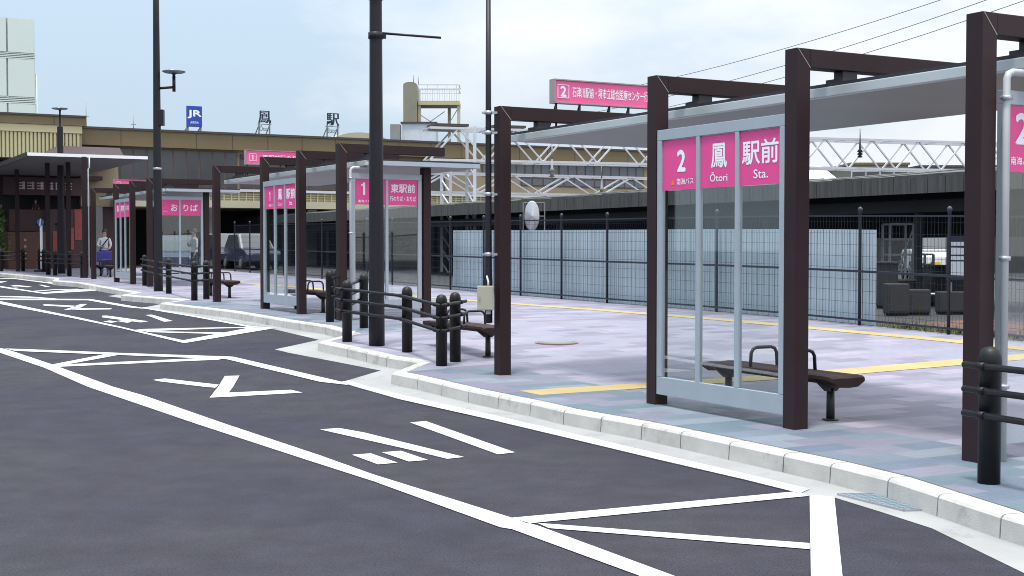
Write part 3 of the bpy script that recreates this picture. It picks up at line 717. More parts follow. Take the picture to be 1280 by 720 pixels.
# ------------------------------------------------------------------ long dark shed roof beyond the fence
SD = 4.6
def spt(s, d, z): p = FP-U*s+V*(SD+d); return Vector((p.x,p.y,z))
a0, a1 = fs_at(1420,SD), fs_at(262,SD)
pE = spt(fs_at(1213,SD),0,0)
zlo, zhi = at(1213,239,pE.y).z, at(1213,214,pE.y).z
c = spt(a0,0,.4); t = thing('shed', 'long low shed with dark weathered roof running behind the mesh fence', 'shed', c)
m = MB(); seg = 60
for k in range(seg):
    p, q = a0+(a1-a0)*k/seg, a0+(a1-a0)*(k+1)/seg; j = random.uniform(-.02,.02)
    m.hexa([spt(p,0,zlo+.02),spt(q,0,zlo+.02),spt(q,3.2,zhi+.0),spt(p,3.2,zhi+.0),spt(p,-.05,zhi+j),spt(q,-.05,zhi+j),spt(q,3.2,zhi+.30+j),spt(p,3.2,zhi+.30+j)])
m.build('roof', M['slate'], t, 0, True)
m = MB()
for k in range(120):
    p, q = a0+(a1-a0)*k/120, a0+(a1-a0)*(k+1)/120-.02; m.hexa([spt(p,-.09,zlo),spt(q,-.09,zlo),spt(q,-.06,zlo),spt(p,-.06,zlo),spt(p,-.09,zhi-.05),spt(q,-.09,zhi-.05),spt(q,-.06,zhi-.05),spt(p,-.06,zhi-.05)])
m.build('fascia', M['slatef'], t, 0, True)
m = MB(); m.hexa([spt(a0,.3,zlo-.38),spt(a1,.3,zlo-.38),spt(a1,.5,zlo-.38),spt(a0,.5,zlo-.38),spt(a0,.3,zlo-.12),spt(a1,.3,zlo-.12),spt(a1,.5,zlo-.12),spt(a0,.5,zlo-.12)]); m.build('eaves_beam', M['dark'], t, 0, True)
m = MB(); m.hexa([spt(a0,3.0,zlo-.9),spt(a1,3.0,zlo-.9),spt(a1,3.1,zlo-.9),spt(a0,3.1,zlo-.9),spt(a0,3.0,zhi-.03),spt(a1,3.0,zhi-.03),spt(a1,3.1,zhi-.03),spt(a0,3.1,zhi-.03)]); m.build('shade_wall', M['dark'], t, 0, True)  # near-black wall added to supply the dark beneath the roof
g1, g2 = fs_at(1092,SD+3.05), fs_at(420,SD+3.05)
m = MB(); m.hexa([spt(g1,3.0,.2),spt(a1,3.0,.2),spt(a1,3.1,.2),spt(g1,3.1,.2),spt(g1,3.0,zlo-.903),spt(a1,3.0,zlo-.903),spt(a1,3.1,zlo-.903),spt(g1,3.1,zlo-.903)]); m.build('shade_wall', M['dark'], t, 0, True)  # lower part of the same added dark wall
s = a0+.5
while s < a1:
    p = spt(s,.4,0); g = G(p.y); m = MB(); m.box((p.x-.07,p.y-.07,g+.1),(p.x+.07,p.y+.07,zlo-.1)); m.build('shed_post', M['dark'], t, 0, True); s += 5.0
# clutter behind the open bays of the fence: notice board, steel racks, cabinets, track bed
a = fpt(-1.2,.7); strip_pts = [tuple((FP-U*s+V*d).xy) for s,d in ((-12,.3),(h0-.2,.3),(h0-.2,2.6),(-12,2.6))]
structure(sheet('ballast', strip_pts, .19, M['rust']))
def box_w(m, p, dx, dy, dz):  # box along U/V
    a = [p-U*dx*sx_+V*dy*sy_ for sx_,sy_ in ((-.5,-.5),(-.5,.5),(.5,.5),(.5,-.5))]
    m.hexa(a+[x+Vector((0,0,dz)) for x in a])
def noticeboard():
    Y = 27.5; p = at(1196,345,Y); t = thing('notice_board', 'upright notice board with white sheets standing behind the fence', 'notice board', (p.x,p.y,G(Y)+.15), A29-math.pi/2+.9)
    s_ = Y/F; z0 = at(1196,347,Y).z-t.location.z; z1 = at(1196,299,Y).z-t.location.z; w_ = 12.5*s_
    m = MB(); m.box((-w_,0,z0-.05),(w_,.05,z1+.07)); b = m.build('board', mat('board_frame', (.03,.025,.06), .5), t)
    rows = [(0,.42),(.46,.56),(.60,.78),(.83,.93)]
    for lo, hi in rows:
        m = MB(); m.box((-w_*.82,-.008,z0+(z1-z0)*lo),(w_*.82,-.002,z0+(z1-z0)*hi)); m.build('paper_sheet', M['white'], b)
    for x in (-w_*.9, w_*.9):
        m = MB(); m.box((x-.025,.01,-.05),(x+.025,.045,z0-.05)); m.build('leg', M['dark'], t)
noticeboard()
# dark wall added for the shade under a far roof, behind the open bays, and a low guard rail in front of it
p = at(1160,345,53); t = thing('backdrop_shed', 'dark low backdrop shed far behind the parked white van', 'shed', (p.x,53,G(53)+.15), -.1)
m = MB(); m.box((-5,0,-.2),(7,3,3.2)); m.build('wall', M['slatef'], t)
m = MB(); m.box((-5.3,-1.2,3.203),(7.3,3.2,3.45)); m.build('roof', M['dark'], t)
for x, mm_ in ((.6,'mosaicr'),(1.3,'white'),(1.7,'mosaicr')):
    m = MB(); m.box((x,-.06,2.4),(x+.4,-.002,3.1)); m.build('wall_banner', M[mm_], t)
a, b = at(1150,367,26.6), at(1222,369,26.2); t = thing('guard_rail', 'thin pale guard rail on posts behind the open fence bays', 'guard rail', (a.x,a.y,G(a.y)+.15))
m = MB(); m.tube([a,b], .022, 8); m.build('rail', M['wsteel'], t, 0, True)
for q in (a.lerp(b,.06), a.lerp(b,.5), a.lerp(b,.94)):
    m = MB(); m.tube([(q.x,q.y,G(q.y)+.1),(q.x,q.y,q.z-.024)], .02, 8); m.build('post', M['wsteel'], t, 0, True)
def rack(px0, px1, py0, py1, Y, label, mm):
    a, b = at(px0,py1,Y), at(px1,py1,Y); z1 = at(px0,py0,Y).z; g = G(Y)+.15
    t = thing('steel_rack', label, 'rack', ((a.x+b.x)/2,Y,g)); wd = (b.x-a.x)/2
    for x in (-wd, wd):
        for y in (0,.6):
            m = MB(); m.bar((x,y,0),(x,y,z1-g),.05); m.build('upright', mm, t)
    for k in range(5):
        z = (z1-g)*(.2+.2*k); m = MB(); m.bar((-wd,0,z),(wd,0,z),.045); m.build('shelf_rail', mm, t); m = MB(); m.bar((-wd,.6,z),(wd,.6,z),.045); m.build('shelf_rail', mm, t)
    m = MB(); m.bar((-wd,0,.2),(wd,0,z1-g-.1),.03); m.build('brace', mm, t)
rack(1112,1141,280,345,31,'white steel rack with a diagonal brace behind the fence', M['wsteel'])
rack(1150,1166,318,392,29,'narrow grey steel rack beside the notice board', M['gsteel'])
for (px,py,wd,hh,Y,lab,mm) in ((1120,388,.42,.62,25.2,'dark cabinet left of the white steel rack, behind the fence','gsteel'),(1147,389,.42,.5,25.4,'grey equipment box on the ground behind the fence','benchleg'),(1189,388,.55,.45,25.6,'low dark box at the foot of the notice board','gsteel')):
    p = at(px,py,Y); t = thing('equipment_box', lab, 'box', (p.x,Y,G(Y)+.15))
    m = MB(); m.box((-wd/2,-.15,.05),(wd/2,.15,hh)); bb = m.build('body', M['boxdark'], t, .02)
    m = MB(); m.box((-wd/2+.04,-.158,.1),(wd/2-.04,-.152,hh-.06)); m.build('door', M['boxdark'], t)
    m = MB(); m.box((-wd/2+.02,-.12,-.03),(wd/2-.02,.12,.049)); m.build('plinth', M['dark'], t)
for (px,py,wd,hh,Y,lab) in ((1108,386,.30,.95,27.5,'tall narrow dark cabinet behind the edge of the blue grey hoarding'),(1133,384,.5,.55,28.5,'low dark crate between the steel rack and the fence post'),(1170,383,.45,.85,28.8,'dark cabinet standing in front of the parked white van'),(1206,386,.4,1.0,28.2,'tall dark cabinet right of the notice board')):
    p = at(px,py,Y); t = thing('equipment_box', lab, 'box', (p.x,Y,G(Y)+.15), .3)
    m = MB(); m.box((-wd/2,-.2,.06),(wd/2,.2,hh)); m.build('body', M['boxdark'], t, .02)
    m = MB(); m.box((-wd/2-.03,-.23,hh+.002),(wd/2+.03,.23,hh+.04)); m.build('lid', M['slatef'], t)
    m = MB(); m.box((-wd/2+.03,-.17,-.03),(wd/2-.03,.17,.059)); m.build('plinth', M['dark'], t)
# weeds along the foot of the fence (stuff)
m = MB(); rr = random.Random(3)
for k in range(900):
    s = rr.uniform(-9, h0); p = fpt(s, rr.uniform(.06,.3)); a = rr.uniform(0,6.28); hgt = rr.uniform(.05,.2)*(1.3 if rr.random() < .3 else 1)
    d = Vector((math.cos(a),math.sin(a),0))*.012; l = Vector((rr.uniform(-.06,.06),rr.uniform(-.06,.06),hgt))
    m.add([p-d, p+d, p+l], [(0,1,2)])
o = m.build('dry_grass', M['weed']); o['kind'] = 'stuff'
# ------------------------------------------------------------------ cars
def car(name, label, loc, rz, L_, W_, Hh, mb, prof, hood, plate=None, group=None, cab=None):
    """prof: side outline (x,z) fractions of the body; x forward"""
    t = thing(name, label, 'car' if name == 'parked_car' else 'van', loc, rz, group)
    zs = [(.0,.18,1.0),(.0,.32,1.0),(.0,.52,1.0)]
    m = MB(); secs = []
    belt = .56*Hh
    lower = [(-.5,.22),(-.49,.5),(-.42,.57),(hood,.60),(.44,.54),(.495,.45),(.5,.22)]
    def ring(sc, pts): return [(x*L_, sc*W_/2, z*Hh) for x,z in pts]
    lp = [(x,z) for x,z in lower]; n = len(lp)
    vs = ring(-.94,lp)+ring(.94,lp)
    # rounded sides: outer ring slightly lower than the shoulder
    m.add(vs, [tuple(range(n)), tuple(range(n,2*n))[::-1]]+[(k,(k+1)%n,n+(k+1)%n,n+k) for k in range(n)])
    body = m.build('body', mb, t, .05)
    x0, x1, x2, x3 = prof
    m = MB(); b = .56*Hh
    vs = [(x0*L_,-.45*W_,b),(x3*L_,-.45*W_,b),(x3*L_,.45*W_,b),(x0*L_,.45*W_,b),(x1*L_,-.38*W_,Hh),(x2*L_,-.38*W_,Hh),(x2*L_,.38*W_,Hh),(x1*L_,.38*W_,Hh)]
    m.hexa(vs); m.build('cabin', cab or mb, t, .06)
    def quad(i,j,k,l,sh,nm):
        P = [Vector(vs[q]) for q in (i,j,k,l)]; cc = sum(P,Vector())/4; nrm = (P[1]-P[0]).cross(P[2]-P[0]).normalized()
        if nrm.dot(cc-Vector((0,0,Hh*.78))) < 0: nrm = -nrm
        Q = [cc+(p-cc)*sh+nrm*.012 for p in P]; Q2 = [q+nrm*.008 for q in Q]
        mm = MB(); mm.hexa(Q+Q2); mm.build(nm, M['glassd'], t)
    quad(1,2,6,5,.86,'windscreen'); quad(0,3,7,4,.84,'rear_window'); quad(0,1,5,4,.84,'side_window'); quad(3,2,6,7,.84,'side_window')
    for x in (-.31,.31):
        for y in (-1,1):
            m = MB(); r = .19*Hh; m.tube([(x*L_,y*(W_/2-.2),r),(x*L_,y*(W_/2-.02),r)], r, 18); wv = m.build('wheel', M['tyre'], t, .02)
            m = MB(); m.tube([(x*L_,y*(W_/2-.04),r),(x*L_,y*(W_/2-.012),r)], r*.6, 14); m.build('rim', M['rim'], wv)
    for y in (-.36,.36):
        m = MB(); m.box((.49*L_-.02,y*W_-.12,.40*Hh),(.49*L_+.035,y*W_+.12,.47*Hh)); m.build('headlight', M['mirror'], t, .01)
    if plate:
        m = MB(); m.box((.5*L_+.005,-.16,.26*Hh),(.5*L_+.02,.16,.26*Hh+.17)); m.build('number_plate', M[plate], t)
    return t
Y = 44; p = at(1160,350,Y)
car('parked_van', 'white kei van with a yellow plate parked beyond the fence, seen between the posts', (p.x,Y,G(Y)+.15), R(-100), 3.3, 1.48, 1.78, M['vanw'], (-.48,-.45,.22,.44), .3, 'yellow')
for px, Y, mm, lab in ((281,60.5,'carw','dark car with a pale roof parked deepest in the shade left of the middle shelter'),(313,57.8,'carw','dark car with a pale roof parked behind the left post of the middle shelter')):
    p = at(px,330,Y); car('parked_car', lab, (p.x,Y,G(Y)+.155), R(-62), 3.9, 1.66, 1.55, M['carb'], (-.42,-.30,.10,.30), .22, None, 'cars parked in the shade beyond the fence', M['gsteel'])  # dark body and grey cabin carry the concourse shade in their paint
p = at(219,340,50.5)
car('parked_car', 'dark blue car behind the standing man by the end screen', (p.x,50.5,G(50.5)+.155), R(-75), 3.9, 1.66, 1.5, M['carb'], (-.42,-.30,.10,.30), .22, None)
# ------------------------------------------------------------------ oval mirror on the fence line
Y = 33.5; p = at(665,290,Y); g = G(Y)+.15
t = thing('oval_mirror', 'white oval safety mirror in a wire frame above the hoarding', 'mirror', (p.x,Y,g))
s_ = Y/F; zc = at(665,270,Y).z-g
m = MB(); N_ = 28; rx, rzz = 9*s_, 18*s_
vs = [(rx*math.cos(2*math.pi*k/N_), -.03, zc+rzz*math.sin(2*math.pi*k/N_)) for k in range(N_)]
m.add([(0,-.09,zc)]+vs+[(x*1.06,.03,zc+(z-zc)*1.06) for x,_,z in vs], [(0,1+k,1+(k+1)%N_) for k in range(N_)]+[(1+k,1+(k+1)%N_,1+N_+(k+1)%N_,1+N_+k) for k in range(N_)]+[tuple(range(1+N_,1+2*N_))], False)
m.build('mirror_face', M['mirror'], t)
m = MB()
for x in (-11*s_, 0, 16*s_): m.bar((x,.1,zc-19*s_),(x,.1,zc+17*s_),.02)
for z in (-19*s_, 0, 17*s_): m.bar((-11*s_,.1,zc+z),(16*s_,.1,zc+z),.02)
m.build('wire_frame', M['gsteel'], t)
m = MB(); m.tube([(2*s_,.14,0),(2*s_,.14,zc-1*s_)], .03, 10); m.build('mast', M['gsteel'], t)
# ------------------------------------------------------------------ station building across the tracks
F0 = Vector((-19.5,60,0)); zb = .66
sta = thing('station_building', 'long brown banded station building with dark windows behind everything', 'station building', (F0.x,F0.y,zb), A29)
# local axes here: x along V, y away from the camera (-U), z up from zb
def fx(px, off=0.0): 
    r = (px-640)/F; o = F0-U*off
    return (r*o.y-o.x)/(V.x-r*V.y)
def fz(px, py, off=0.0):
    o = F0-U*off; Y = o.y+V.y*fx(px,off); return at(px,py,Y).z-zb
def sb(m, x0, x1, y0, y1, z0, z1): return m.box((x0,y0,z0),(x1,y1,z1))
X_END = fx(905); Zt, Zb = fz(320,169.5), fz(320,188.5)
m = MB(); sb(m, 0, X_END, 0, 9, Zb, Zt); pb_ = m.build('parapet_band', M['band'], sta)
m = MB(); sb(m, -.02, X_END+.02, -.06, 9.05, Zt+.002, Zt+.10); m.build('coping', M['bandtop'], pb_)
m = MB()
for k in range(1, 24): x = k*1.75; sb(m, x-.012, x+.012, -.012, .0, Zb+.02, Zt-.02)
m.build('panel_joints', M['bandtop'], pb_)
Zl0, Zl1 = fz(400,262), fz(400,241)
m = MB(); sb(m, 0, X_END, .35, 8.8, Zl0+.003, Zb-.003); wl = m.build('upper_wall', M['tan'], sta)
def window(x0, x1, z0, z1, nx, nz, gm, y=.35):
    m = MB(); sb(m, x0, x1, y-.06, y-.002, z0, z1); f = m.build('window', M['mull'], sta)
    m = MB(); e = .05
    for i in range(nx):
        for j in range(nz):
            a, b = x0+(x1-x0)*i/nx, x0+(x1-x0)*(i+1)/nx; c_, d_ = z0+(z1-z0)*j/nz, z0+(z1-z0)*(j+1)/nz
            sb(m, a+e, b-e, y-.075, y-.061, c_+e, d_-e)
    m.build('pane', gm, f)
window(fx(152), fx(300), fz(230,235), fz(230,187), 9, 1, M['glassd'])
window(fx(303), fx(452), fz(380,238), fz(380,201), 9, 1, M['glassd'])
window(fx(456), fx(560), fz(500,238), fz(500,206), 6, 1, M['glassd'])
window(fx(606), fx(700), fz(700,222), fz(700,205), 9, 1, M['glassb'])
window(fx(702), fx(808), fz(700,222), fz(700,205), 10, 1, M['glassb'])
window(fx(655), fx(808), fz(700,233), fz(700,223), 12, 1, M['glassb'])
m = MB(); sb(m, fx(104), fx(151), .22, .349, fz(125,200), Zb-.01); m.build('wall_strip', M['maroon'], sta)
m = MB(); sb(m, fx(303), fx(560), .2, .28, fz(380,200), fz(380,195)); m.build('red_trim', M['maroon'], sta)
# lattice parapet and beam of the concourse
m = MB(); sb(m, fx(140), X_END, -.9, .2, Zl0, Zl0+.34); m.build('concourse_beam', M['beam'], sta)
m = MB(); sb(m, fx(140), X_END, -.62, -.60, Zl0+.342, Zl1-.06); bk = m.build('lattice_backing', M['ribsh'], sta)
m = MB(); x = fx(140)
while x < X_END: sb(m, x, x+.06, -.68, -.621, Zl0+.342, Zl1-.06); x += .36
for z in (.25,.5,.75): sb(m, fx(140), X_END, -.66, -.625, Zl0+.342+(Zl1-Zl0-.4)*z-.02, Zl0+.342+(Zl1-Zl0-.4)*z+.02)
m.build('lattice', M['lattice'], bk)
m = MB(); sb(m, fx(140), X_END, -.72, -.55, Zl1-.058, Zl1+.06); m.build('handrail', M['wsteel'], sta)
# near-black wall stands in for the shade under the concourse, with columns
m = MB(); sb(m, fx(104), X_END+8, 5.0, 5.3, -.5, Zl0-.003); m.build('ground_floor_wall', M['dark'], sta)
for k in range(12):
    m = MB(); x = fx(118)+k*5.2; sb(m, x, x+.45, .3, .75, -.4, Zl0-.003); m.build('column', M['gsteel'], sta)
# left wing: olive band, cream ribbed cladding, awning, shop fronts
zA, zB_, zC = fz(60,148), fz(60,158.5), fz(60,200)
xl = -42
m = MB(); sb(m, xl, -.03, -1.2, 9, zB_, zA); wb = m.build('wing_band', M['band'], sta)
m = MB(); sb(m, xl, -.03, -1.26, 9.0, zA+.002, zA+.08); m.build('coping', M['bandtop'], wb)
m = MB()
for k in range(9): x = -1.4-3.6*k; sb(m, x-.015, x+.015, -1.212, -1.2, zB_, zA)
m.build('panel_joints', M['bandtop'], wb)
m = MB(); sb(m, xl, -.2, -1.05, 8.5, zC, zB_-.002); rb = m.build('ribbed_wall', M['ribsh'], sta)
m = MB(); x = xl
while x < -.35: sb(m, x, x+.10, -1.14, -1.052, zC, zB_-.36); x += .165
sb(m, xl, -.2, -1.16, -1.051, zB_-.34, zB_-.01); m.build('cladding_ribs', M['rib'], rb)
m = MB(); z0, z1 = fz(90,200), fz(90,186); a, b, c_ = fx(45,-1), fx(150,-1), .9
m.hexa([(a,-2.2,z0),(b,-2.2,z0),(b,.2,z0),(a,.2,z0),(a+c_,-1.6,z1),(b-.1,-1.6,z1),(b-.1,.2,z1),(a+c_,.2,z1)]); m.build('awning', M['awn'], sta)
m = MB(); sb(m, fx(104), fx(150), .25, 1, fz(125,238), fz(125,203)); m.build('wall_strip', M['tan'], sta)
m = MB(); sb(m, fx(104), fx(150), .6, 1.3, -.3, fz(125,238)-.003); m.build('wall_strip', M['maroon'], sta)
m = MB(); sb(m, fx(108), fx(126), -.6, .249, fz(117,226), fz(117,221)); m.build('eaves', M['maroon'], sta)
zw = fz(40,222)
m = MB(); sb(m, xl, fx(104)-.05, .6, 1.0, -.4, zC-.004); sw = m.build('shop_wall', M['dark'], sta)  # near-black colour stands in for the unlit shop openings
m = MB(); sb(m, fx(4), fx(104)-.06, -.3, .598, fz(40,244), zw); sf = m.build('shop_sign', M['maroon'], sta)
m = MB(); x = fx(22); rr = random.Random(5); zc = (fz(40,237)+fz(40,227.5))/2; hh = fz(40,227.5)-fz(40,237)
while x < fx(82):        # worn, illegible white characters
    w_ = .30
    for k in range(3): sb(m, x, x+w_, -.33, -.302, zc-hh/2+hh*(.05+.36*k), zc-hh/2+hh*(.17+.36*k))
    for k in range(2+rr.randint(0,1)): xx = x+rr.uniform(0,w_-.05); sb(m, xx, xx+.05, -.334, -.3305, zc-hh/2, zc+hh/2)
    x += .40
m.build('worn_characters', M['letterg'], sf)
m = MB(); sb(m, fx(12), fx(104)-.06, -.1, .59, fz(40,289), fz(40,262)); m.build('counter_wall', M['maroon'], sta)
m = MB(); sb(m, fx(8), fx(57), -.6, .58, -.3, fz(40,290)); m.build('brown_wall', M['brownp'], sta)
for k in range(4):
    z = fz(29,300+8*k); m = MB(); m.box((fx(29)-.05,-.63,z-.05),(fx(29)+.05,-.602,z+.05)); m.build('wall_lamp', M['lattice'], sta)
m = MB(); sb(m, fx(60), fx(104)-.07, -.5, .58, -.3, fz(80,262)); m.build('kiosk_wall', M['maroon'], sta)
for px0, px1, y0, y1 in ((91,100,300,262),(64,74,314,289),(86,90,312,285)):
    m = MB(); sb(m, fx(px0), fx(px1), -.53, -.502, fz(px0,y0), fz(px0,y1)); m.build('wall_poster', M['mosaicr'], sta)
# ------------------------------------------------------------------ letters and board standing on the station roof
def roof_letter(px0, px1, py0, py1, body, small, label, board=False):
    off = .5; x0, x1 = fx(px0,off), fx(px1,off); z0, z1 = fz(px0,py1,off), fz(px0,py0,off)
    w0 = F0+V*((x0+x1)/2)-U*off; t = thing('roof_sign', label, 'roof sign', (w0.x,w0.y,zb+Zt+.1), A29)
    zz0, zz1 = z0-Zt-.1, z1-Zt-.1; hw = (x1-x0)/2
    if board:
        m = MB(); m.box((-hw,0,zz0),(hw,.12,zz1)); bd = m.build('board', M['blueboard'], t, .01)
        m = MB(); letters(m, body, (0,-.006,(zz0+zz1)/2+.10*(zz1-zz0)), (1,0,0), (0,0,1), hw*1.75, (zz1-zz0)*.38, .05); letters(m, small, (0,-.006,zz0+.2*(zz1-zz0)), (1,0,0), (0,0,1), hw*1.1, .13*(zz1-zz0), .01); m.build('lettering', M['white'], bd)
    else:
        m = MB(); vs, fs = text_geo(body, hw*2, zz1-zz0, 0)
        n = len(vs); cz = (zz0+zz1)/2
        for k in range(9): m.add([(x+.012*(k%3-1),.01*k,cz+y+.004*(k//3-1)) for x,y in vs], fs)
        m.build('letter', M['navyl'], t)
        m = MB(); letters(m, small, (.0,.02,zz0-.25), (1,0,0), (0,0,1), hw*1.7, .26, .02); m.build('small_lettering', M['greylet'], t)
        m = MB(); m.bar((-hw-.05,.11,zz0-.05),(hw+.05,.11,zz0-.05),.03); m.build('cross_rail', M['gsteel'], t)
    for x in (-hw*.85, hw*.85):
        m = MB(); m.bar((x,.12,-.01),(x,.1,zz0+.05),.09 if board else .06); m.bar((x-.03,.7,-.01),(x,.13,zz0-.1 if not board else zz0),.04); m.build('strut', M['gsteel'], t)
roof_letter(235,254,132,158,'JR','JR西日本','square blue board with white letters, standing on the station roof', True)
roof_letter(324.5,340,138,153.5,'鳳','Ōtori','dark letter 鳳 on thin struts on the station roof')
roof_letter(409.5,425,141,156.5,'駅','Station','dark letter 駅 on thin struts on the station roof, right of the other letter')
# thin aerials on the roof
for px, py in ((109.5,128),(168.5,144)):
    x = fx(px,3); w0 = F0+V*x-U*3; z1 = fz(px,py,3)
    t = thing('aerial', 'thin rod aerial on the station roof, '+('just right of the olive wing' if px < 150 else 'left of the tall lamp pole'), 'aerial', (w0.x,w0.y,zb+Zt), A29)
    m = MB(); m.tube([(0,0,-.05),(0,0,z1-Zt)], [.03,.015], 8); m.build('rod', M['gsteel'], t)
    m = MB(); m.bar((-.12,0,(z1-Zt)*.55),(.12,0,(z1-Zt)*.55),.03); m.build('clamp', M['gsteel'], t)
# arched pale roof glimpsed behind the parapet
p = at(452,172,92); t = thing('arched_roof', 'pale cream arched roof peeking over the station parapet', 'arched roof', (p.x,92,zb+4), A29)
m = MB(); n_ = 18; r = 1.7; zz_ = at(452,165.5,92).z-zb-4
pr = [(r*1.6*math.cos(math.pi*k/n_), zz_-1.3+1.3*math.sin(math.pi*k/n_)) for k in range(n_+1)]
m.add([(x,0,z) for x,z in pr]+[(x,6,z) for x,z in pr]+[(2.7,0,-2),(-2.7,0,-2),(2.7,6,-2),(-2.7,6,-2)], [(k,k+1,n_+2+k,n_+1+k) for k in range(n_)]+[tuple(range(n_+1))+(2*n_+3,2*n_+2),tuple(range(n_+1,2*n_+2))[::-1]+(2*n_+4,2*n_+5)])
m.build('vault', M['beam'], t)
m = MB(); m.box((-2.72,-.03,zz_-1.4),(2.72,-.002,zz_-1.28)); m.build('eaves_trim', M['tan'], t)
# ------------------------------------------------------------------ white gridded tower block, far left
Y = 96; a = at(44,150,Y); t = thing('office_block', 'pale gridded office block rising behind the station wing at far left', 'office block', (a.x,Y,.8), A29)
s_ = Y/F; zof = lambda y: at(20,y,Y).z-.8
m = MB(); m.box((-15,0,0),(0,12,zof(25))); m.build('core', M['louv'], t)
rows = [(25,67),(75.5,122),(131,180),(188,232)]
for (y0,y1) in rows:
    for k in range(8):
        x1 = -(k*33)*s_-.03; x0 = x1-33*s_+.12
        m = MB(); m.box((x0,-.12,zof(y1)),(x1,-.002,zof(y0))); m.build('facade_panel', M['pale'], t)
for ya, yb in ((67,75.5),(122,131),(180,188)):
    m = MB()
    for k in range(4): z0, z1 = zof(yb), zof(ya); zz_ = z0+(z1-z0)*(k+.2)/4; m.box((-15,-.1,zz_),(0.05,-.003,zz_+(z1-z0)*.14))
    m.build('louvre_band', M['pale'], t)
m = MB(); m.tube([(.12,.1,0),(.12,.1,zof(92))], .06, 8); m.build('downpipe', M['pale'], t)
# ------------------------------------------------------------------ roof tower with railed platform
Y = 84; s_ = Y/F; z = lambda y: at(540,y,Y).z; x = lambda px: (px-640)/F*Y
base = z(178); cx = x(540)
t = thing('roof_tower', 'grey slab stair tower with a railed platform on the station roof', 'roof tower', (cx,Y,base))
X = lambda px: x(px)-cx; Z = lambda py: z(py)-base
m = MB(); n_ = 8; w_ = X(522)-X(505); zt = Z(103)
pr = [(X(505),Z(156))]+[(X(505)+w_/2-w_/2*math.cos(math.pi*k/n_), zt-.18+.18*math.sin(math.pi*k/n_)) for k in range(n_+1)]+[(X(522),Z(156))]
q = len(pr); m.add([(a,-.3,b) for a,b in pr]+[(a,2.2,b) for a,b in pr], [tuple(range(q)),tuple(range(q,2*q))[::-1]]+[(k,(k+1)%q,q+(k+1)%q,q+k) for k in range(q)]); m.build('slab_wall', M['towerg'], t)
m = MB(); m.box((X(523),0,Z(131)),(X(574.5),2.2,Z(126))); m.build('platform', M['rib'], t)
for px, yy in ((524.5,0.1),(560,2.0),(573.5,.1)):
    m = MB(); m.box((X(px)-.1,yy-.0,-1),(X(px)+.1,yy+.2,Z(131))); m.build('leg', M['beam'], t)
m = MB()
for (p0,p1) in (((525,143),(545,156)),((556,139),(529,158)),((559,158),(572,136))): m.bar((X(p0[0]),.2,Z(p0[1])),(X(p1[0]),.2,Z(p1[1])),.05)
m.build('cross_brace', M['gsteel'], t)
m = MB()
for py in (106,112): m.bar((X(523),0,Z(py)),(X(574),0,Z(py)),.05); m.bar((X(574),0,Z(py)),(X(574),2.1,Z(py)),.05); m.bar((X(523),2.1,Z(py)),(X(574),2.1,Z(py)),.05)
for k in range(18): a = X(523)+(X(574)-X(523))*k/17; m.bar((a,0,Z(126)),(a,0,Z(112 if k%4 else 106)),.03)
m.build('railing', M['wsteel'], t)
m = MB()
for px in (516,522): m.tube([(X(px),1,Z(104)),(X(px),1,Z(91 if px < 520 else 93))], .03, 6)
m.build('aerial_rod', M['gsteel'], t)
Y2 = 83; p = at(525,177,Y2); t = thing('roof_plant_room', 'small white flat topped plant room below the railed tower', 'plant room', (p.x,Y2-1,p.z-2))
m = MB(); hw = 20.5*Y2/F; zt = at(525,156,Y2).z-p.z+2; m.box((-hw,0,-1),(hw,3,zt)); m.build('wall', mat('white_render', (.5,.54,.58), .7), t)
m = MB(); m.box((-hw-.1,-.1,zt+.002),(hw+.1,3.1,zt+.09)); m.build('roof', M['bandtop'], t)
m = MB(); m.box((-hw-.7,-.5,zt-1.9),(-hw-.1,.5,zt-.1)); m.build('cabinet', M['gsteel'], t)
# ------------------------------------------------------------------ catenary gantries
def gantry(P0, P1, z0, z1, bays, chord, web, label, depth, plan=True, low=None):
    P0, P1 = Vector(P0), Vector(P1); d = (P1-P0).normalized(); nn = Vector((-d.y,d.x,0))*depth
    t = thing('catenary_gantry', label, 'gantry', (P0.x,P0.y,.6), 0, 'white lattice gantries over the tracks')
    def P(s, z, k): q = P0.lerp(P1, s)+nn*k; return Vector((q.x,q.y,z))
    for k in (0,1):
        m = MB()
        for z in (z0,z1): m.bar(P(0,z,k), P(1,z,k), chord)
        m.build('chord', M['wsteel'], t, 0, True)
        m = MB()
        for i in range(bays):
            a, b, c_ = i/bays, (i+.5)/bays, (i+1)/bays
            m.bar(P(a,z0,k), P(b,z1,k), web, web); m.bar(P(b,z1,k), P(c_,z0,k), web, web)
        m.build('lattice_web', M['wsteel'], t, 0, True)
    m = MB()
    for i in range(bays+1): m.bar(P(i/bays,z1,0), P(i/bays,z1,1), web*.8); m.bar(P(i/bays,z0,0), P(i/bays,z0,1), web*.8)
    m.build('cross_tie', M['wsteel'], t, 0, True)
    if plan:
        for s_0, s_1 in ((.005,.052),(.085,.13)):
            m = MB(); q = [P(s_0,z1+.08,-.02),P(s_1,z1+.08,-.02),P(s_1,z1+.08,1.02),P(s_0,z1+.08,1.02)]; m.hexa(q+[v+Vector((0,0,.09)) for v in q]); m.build('walkway_plate', M['bandtop'], t, 0, True)
    for s in (.06, .985):
        m = MB()
        for k in (0,1): q = P(s,0,k); m.bar((q.x,q.y,.3), (q.x,q.y,z1+.1), .12)
        for j in range(8): q, r = P(s,0,0), P(s,0,1); m.bar((q.x,q.y,.6+j*.55), (r.x,r.y,1.15+j*.55), .05)
        m.build('mast', M['wsteel'], t, 0, True)
    return t
pa, pbb = at(560,200,50), at(1216,212,57); za0, za1 = at(560,200,50).z, at(560,160,50).z
ext = Vector((pbb.x-pa.x,57-50,0))
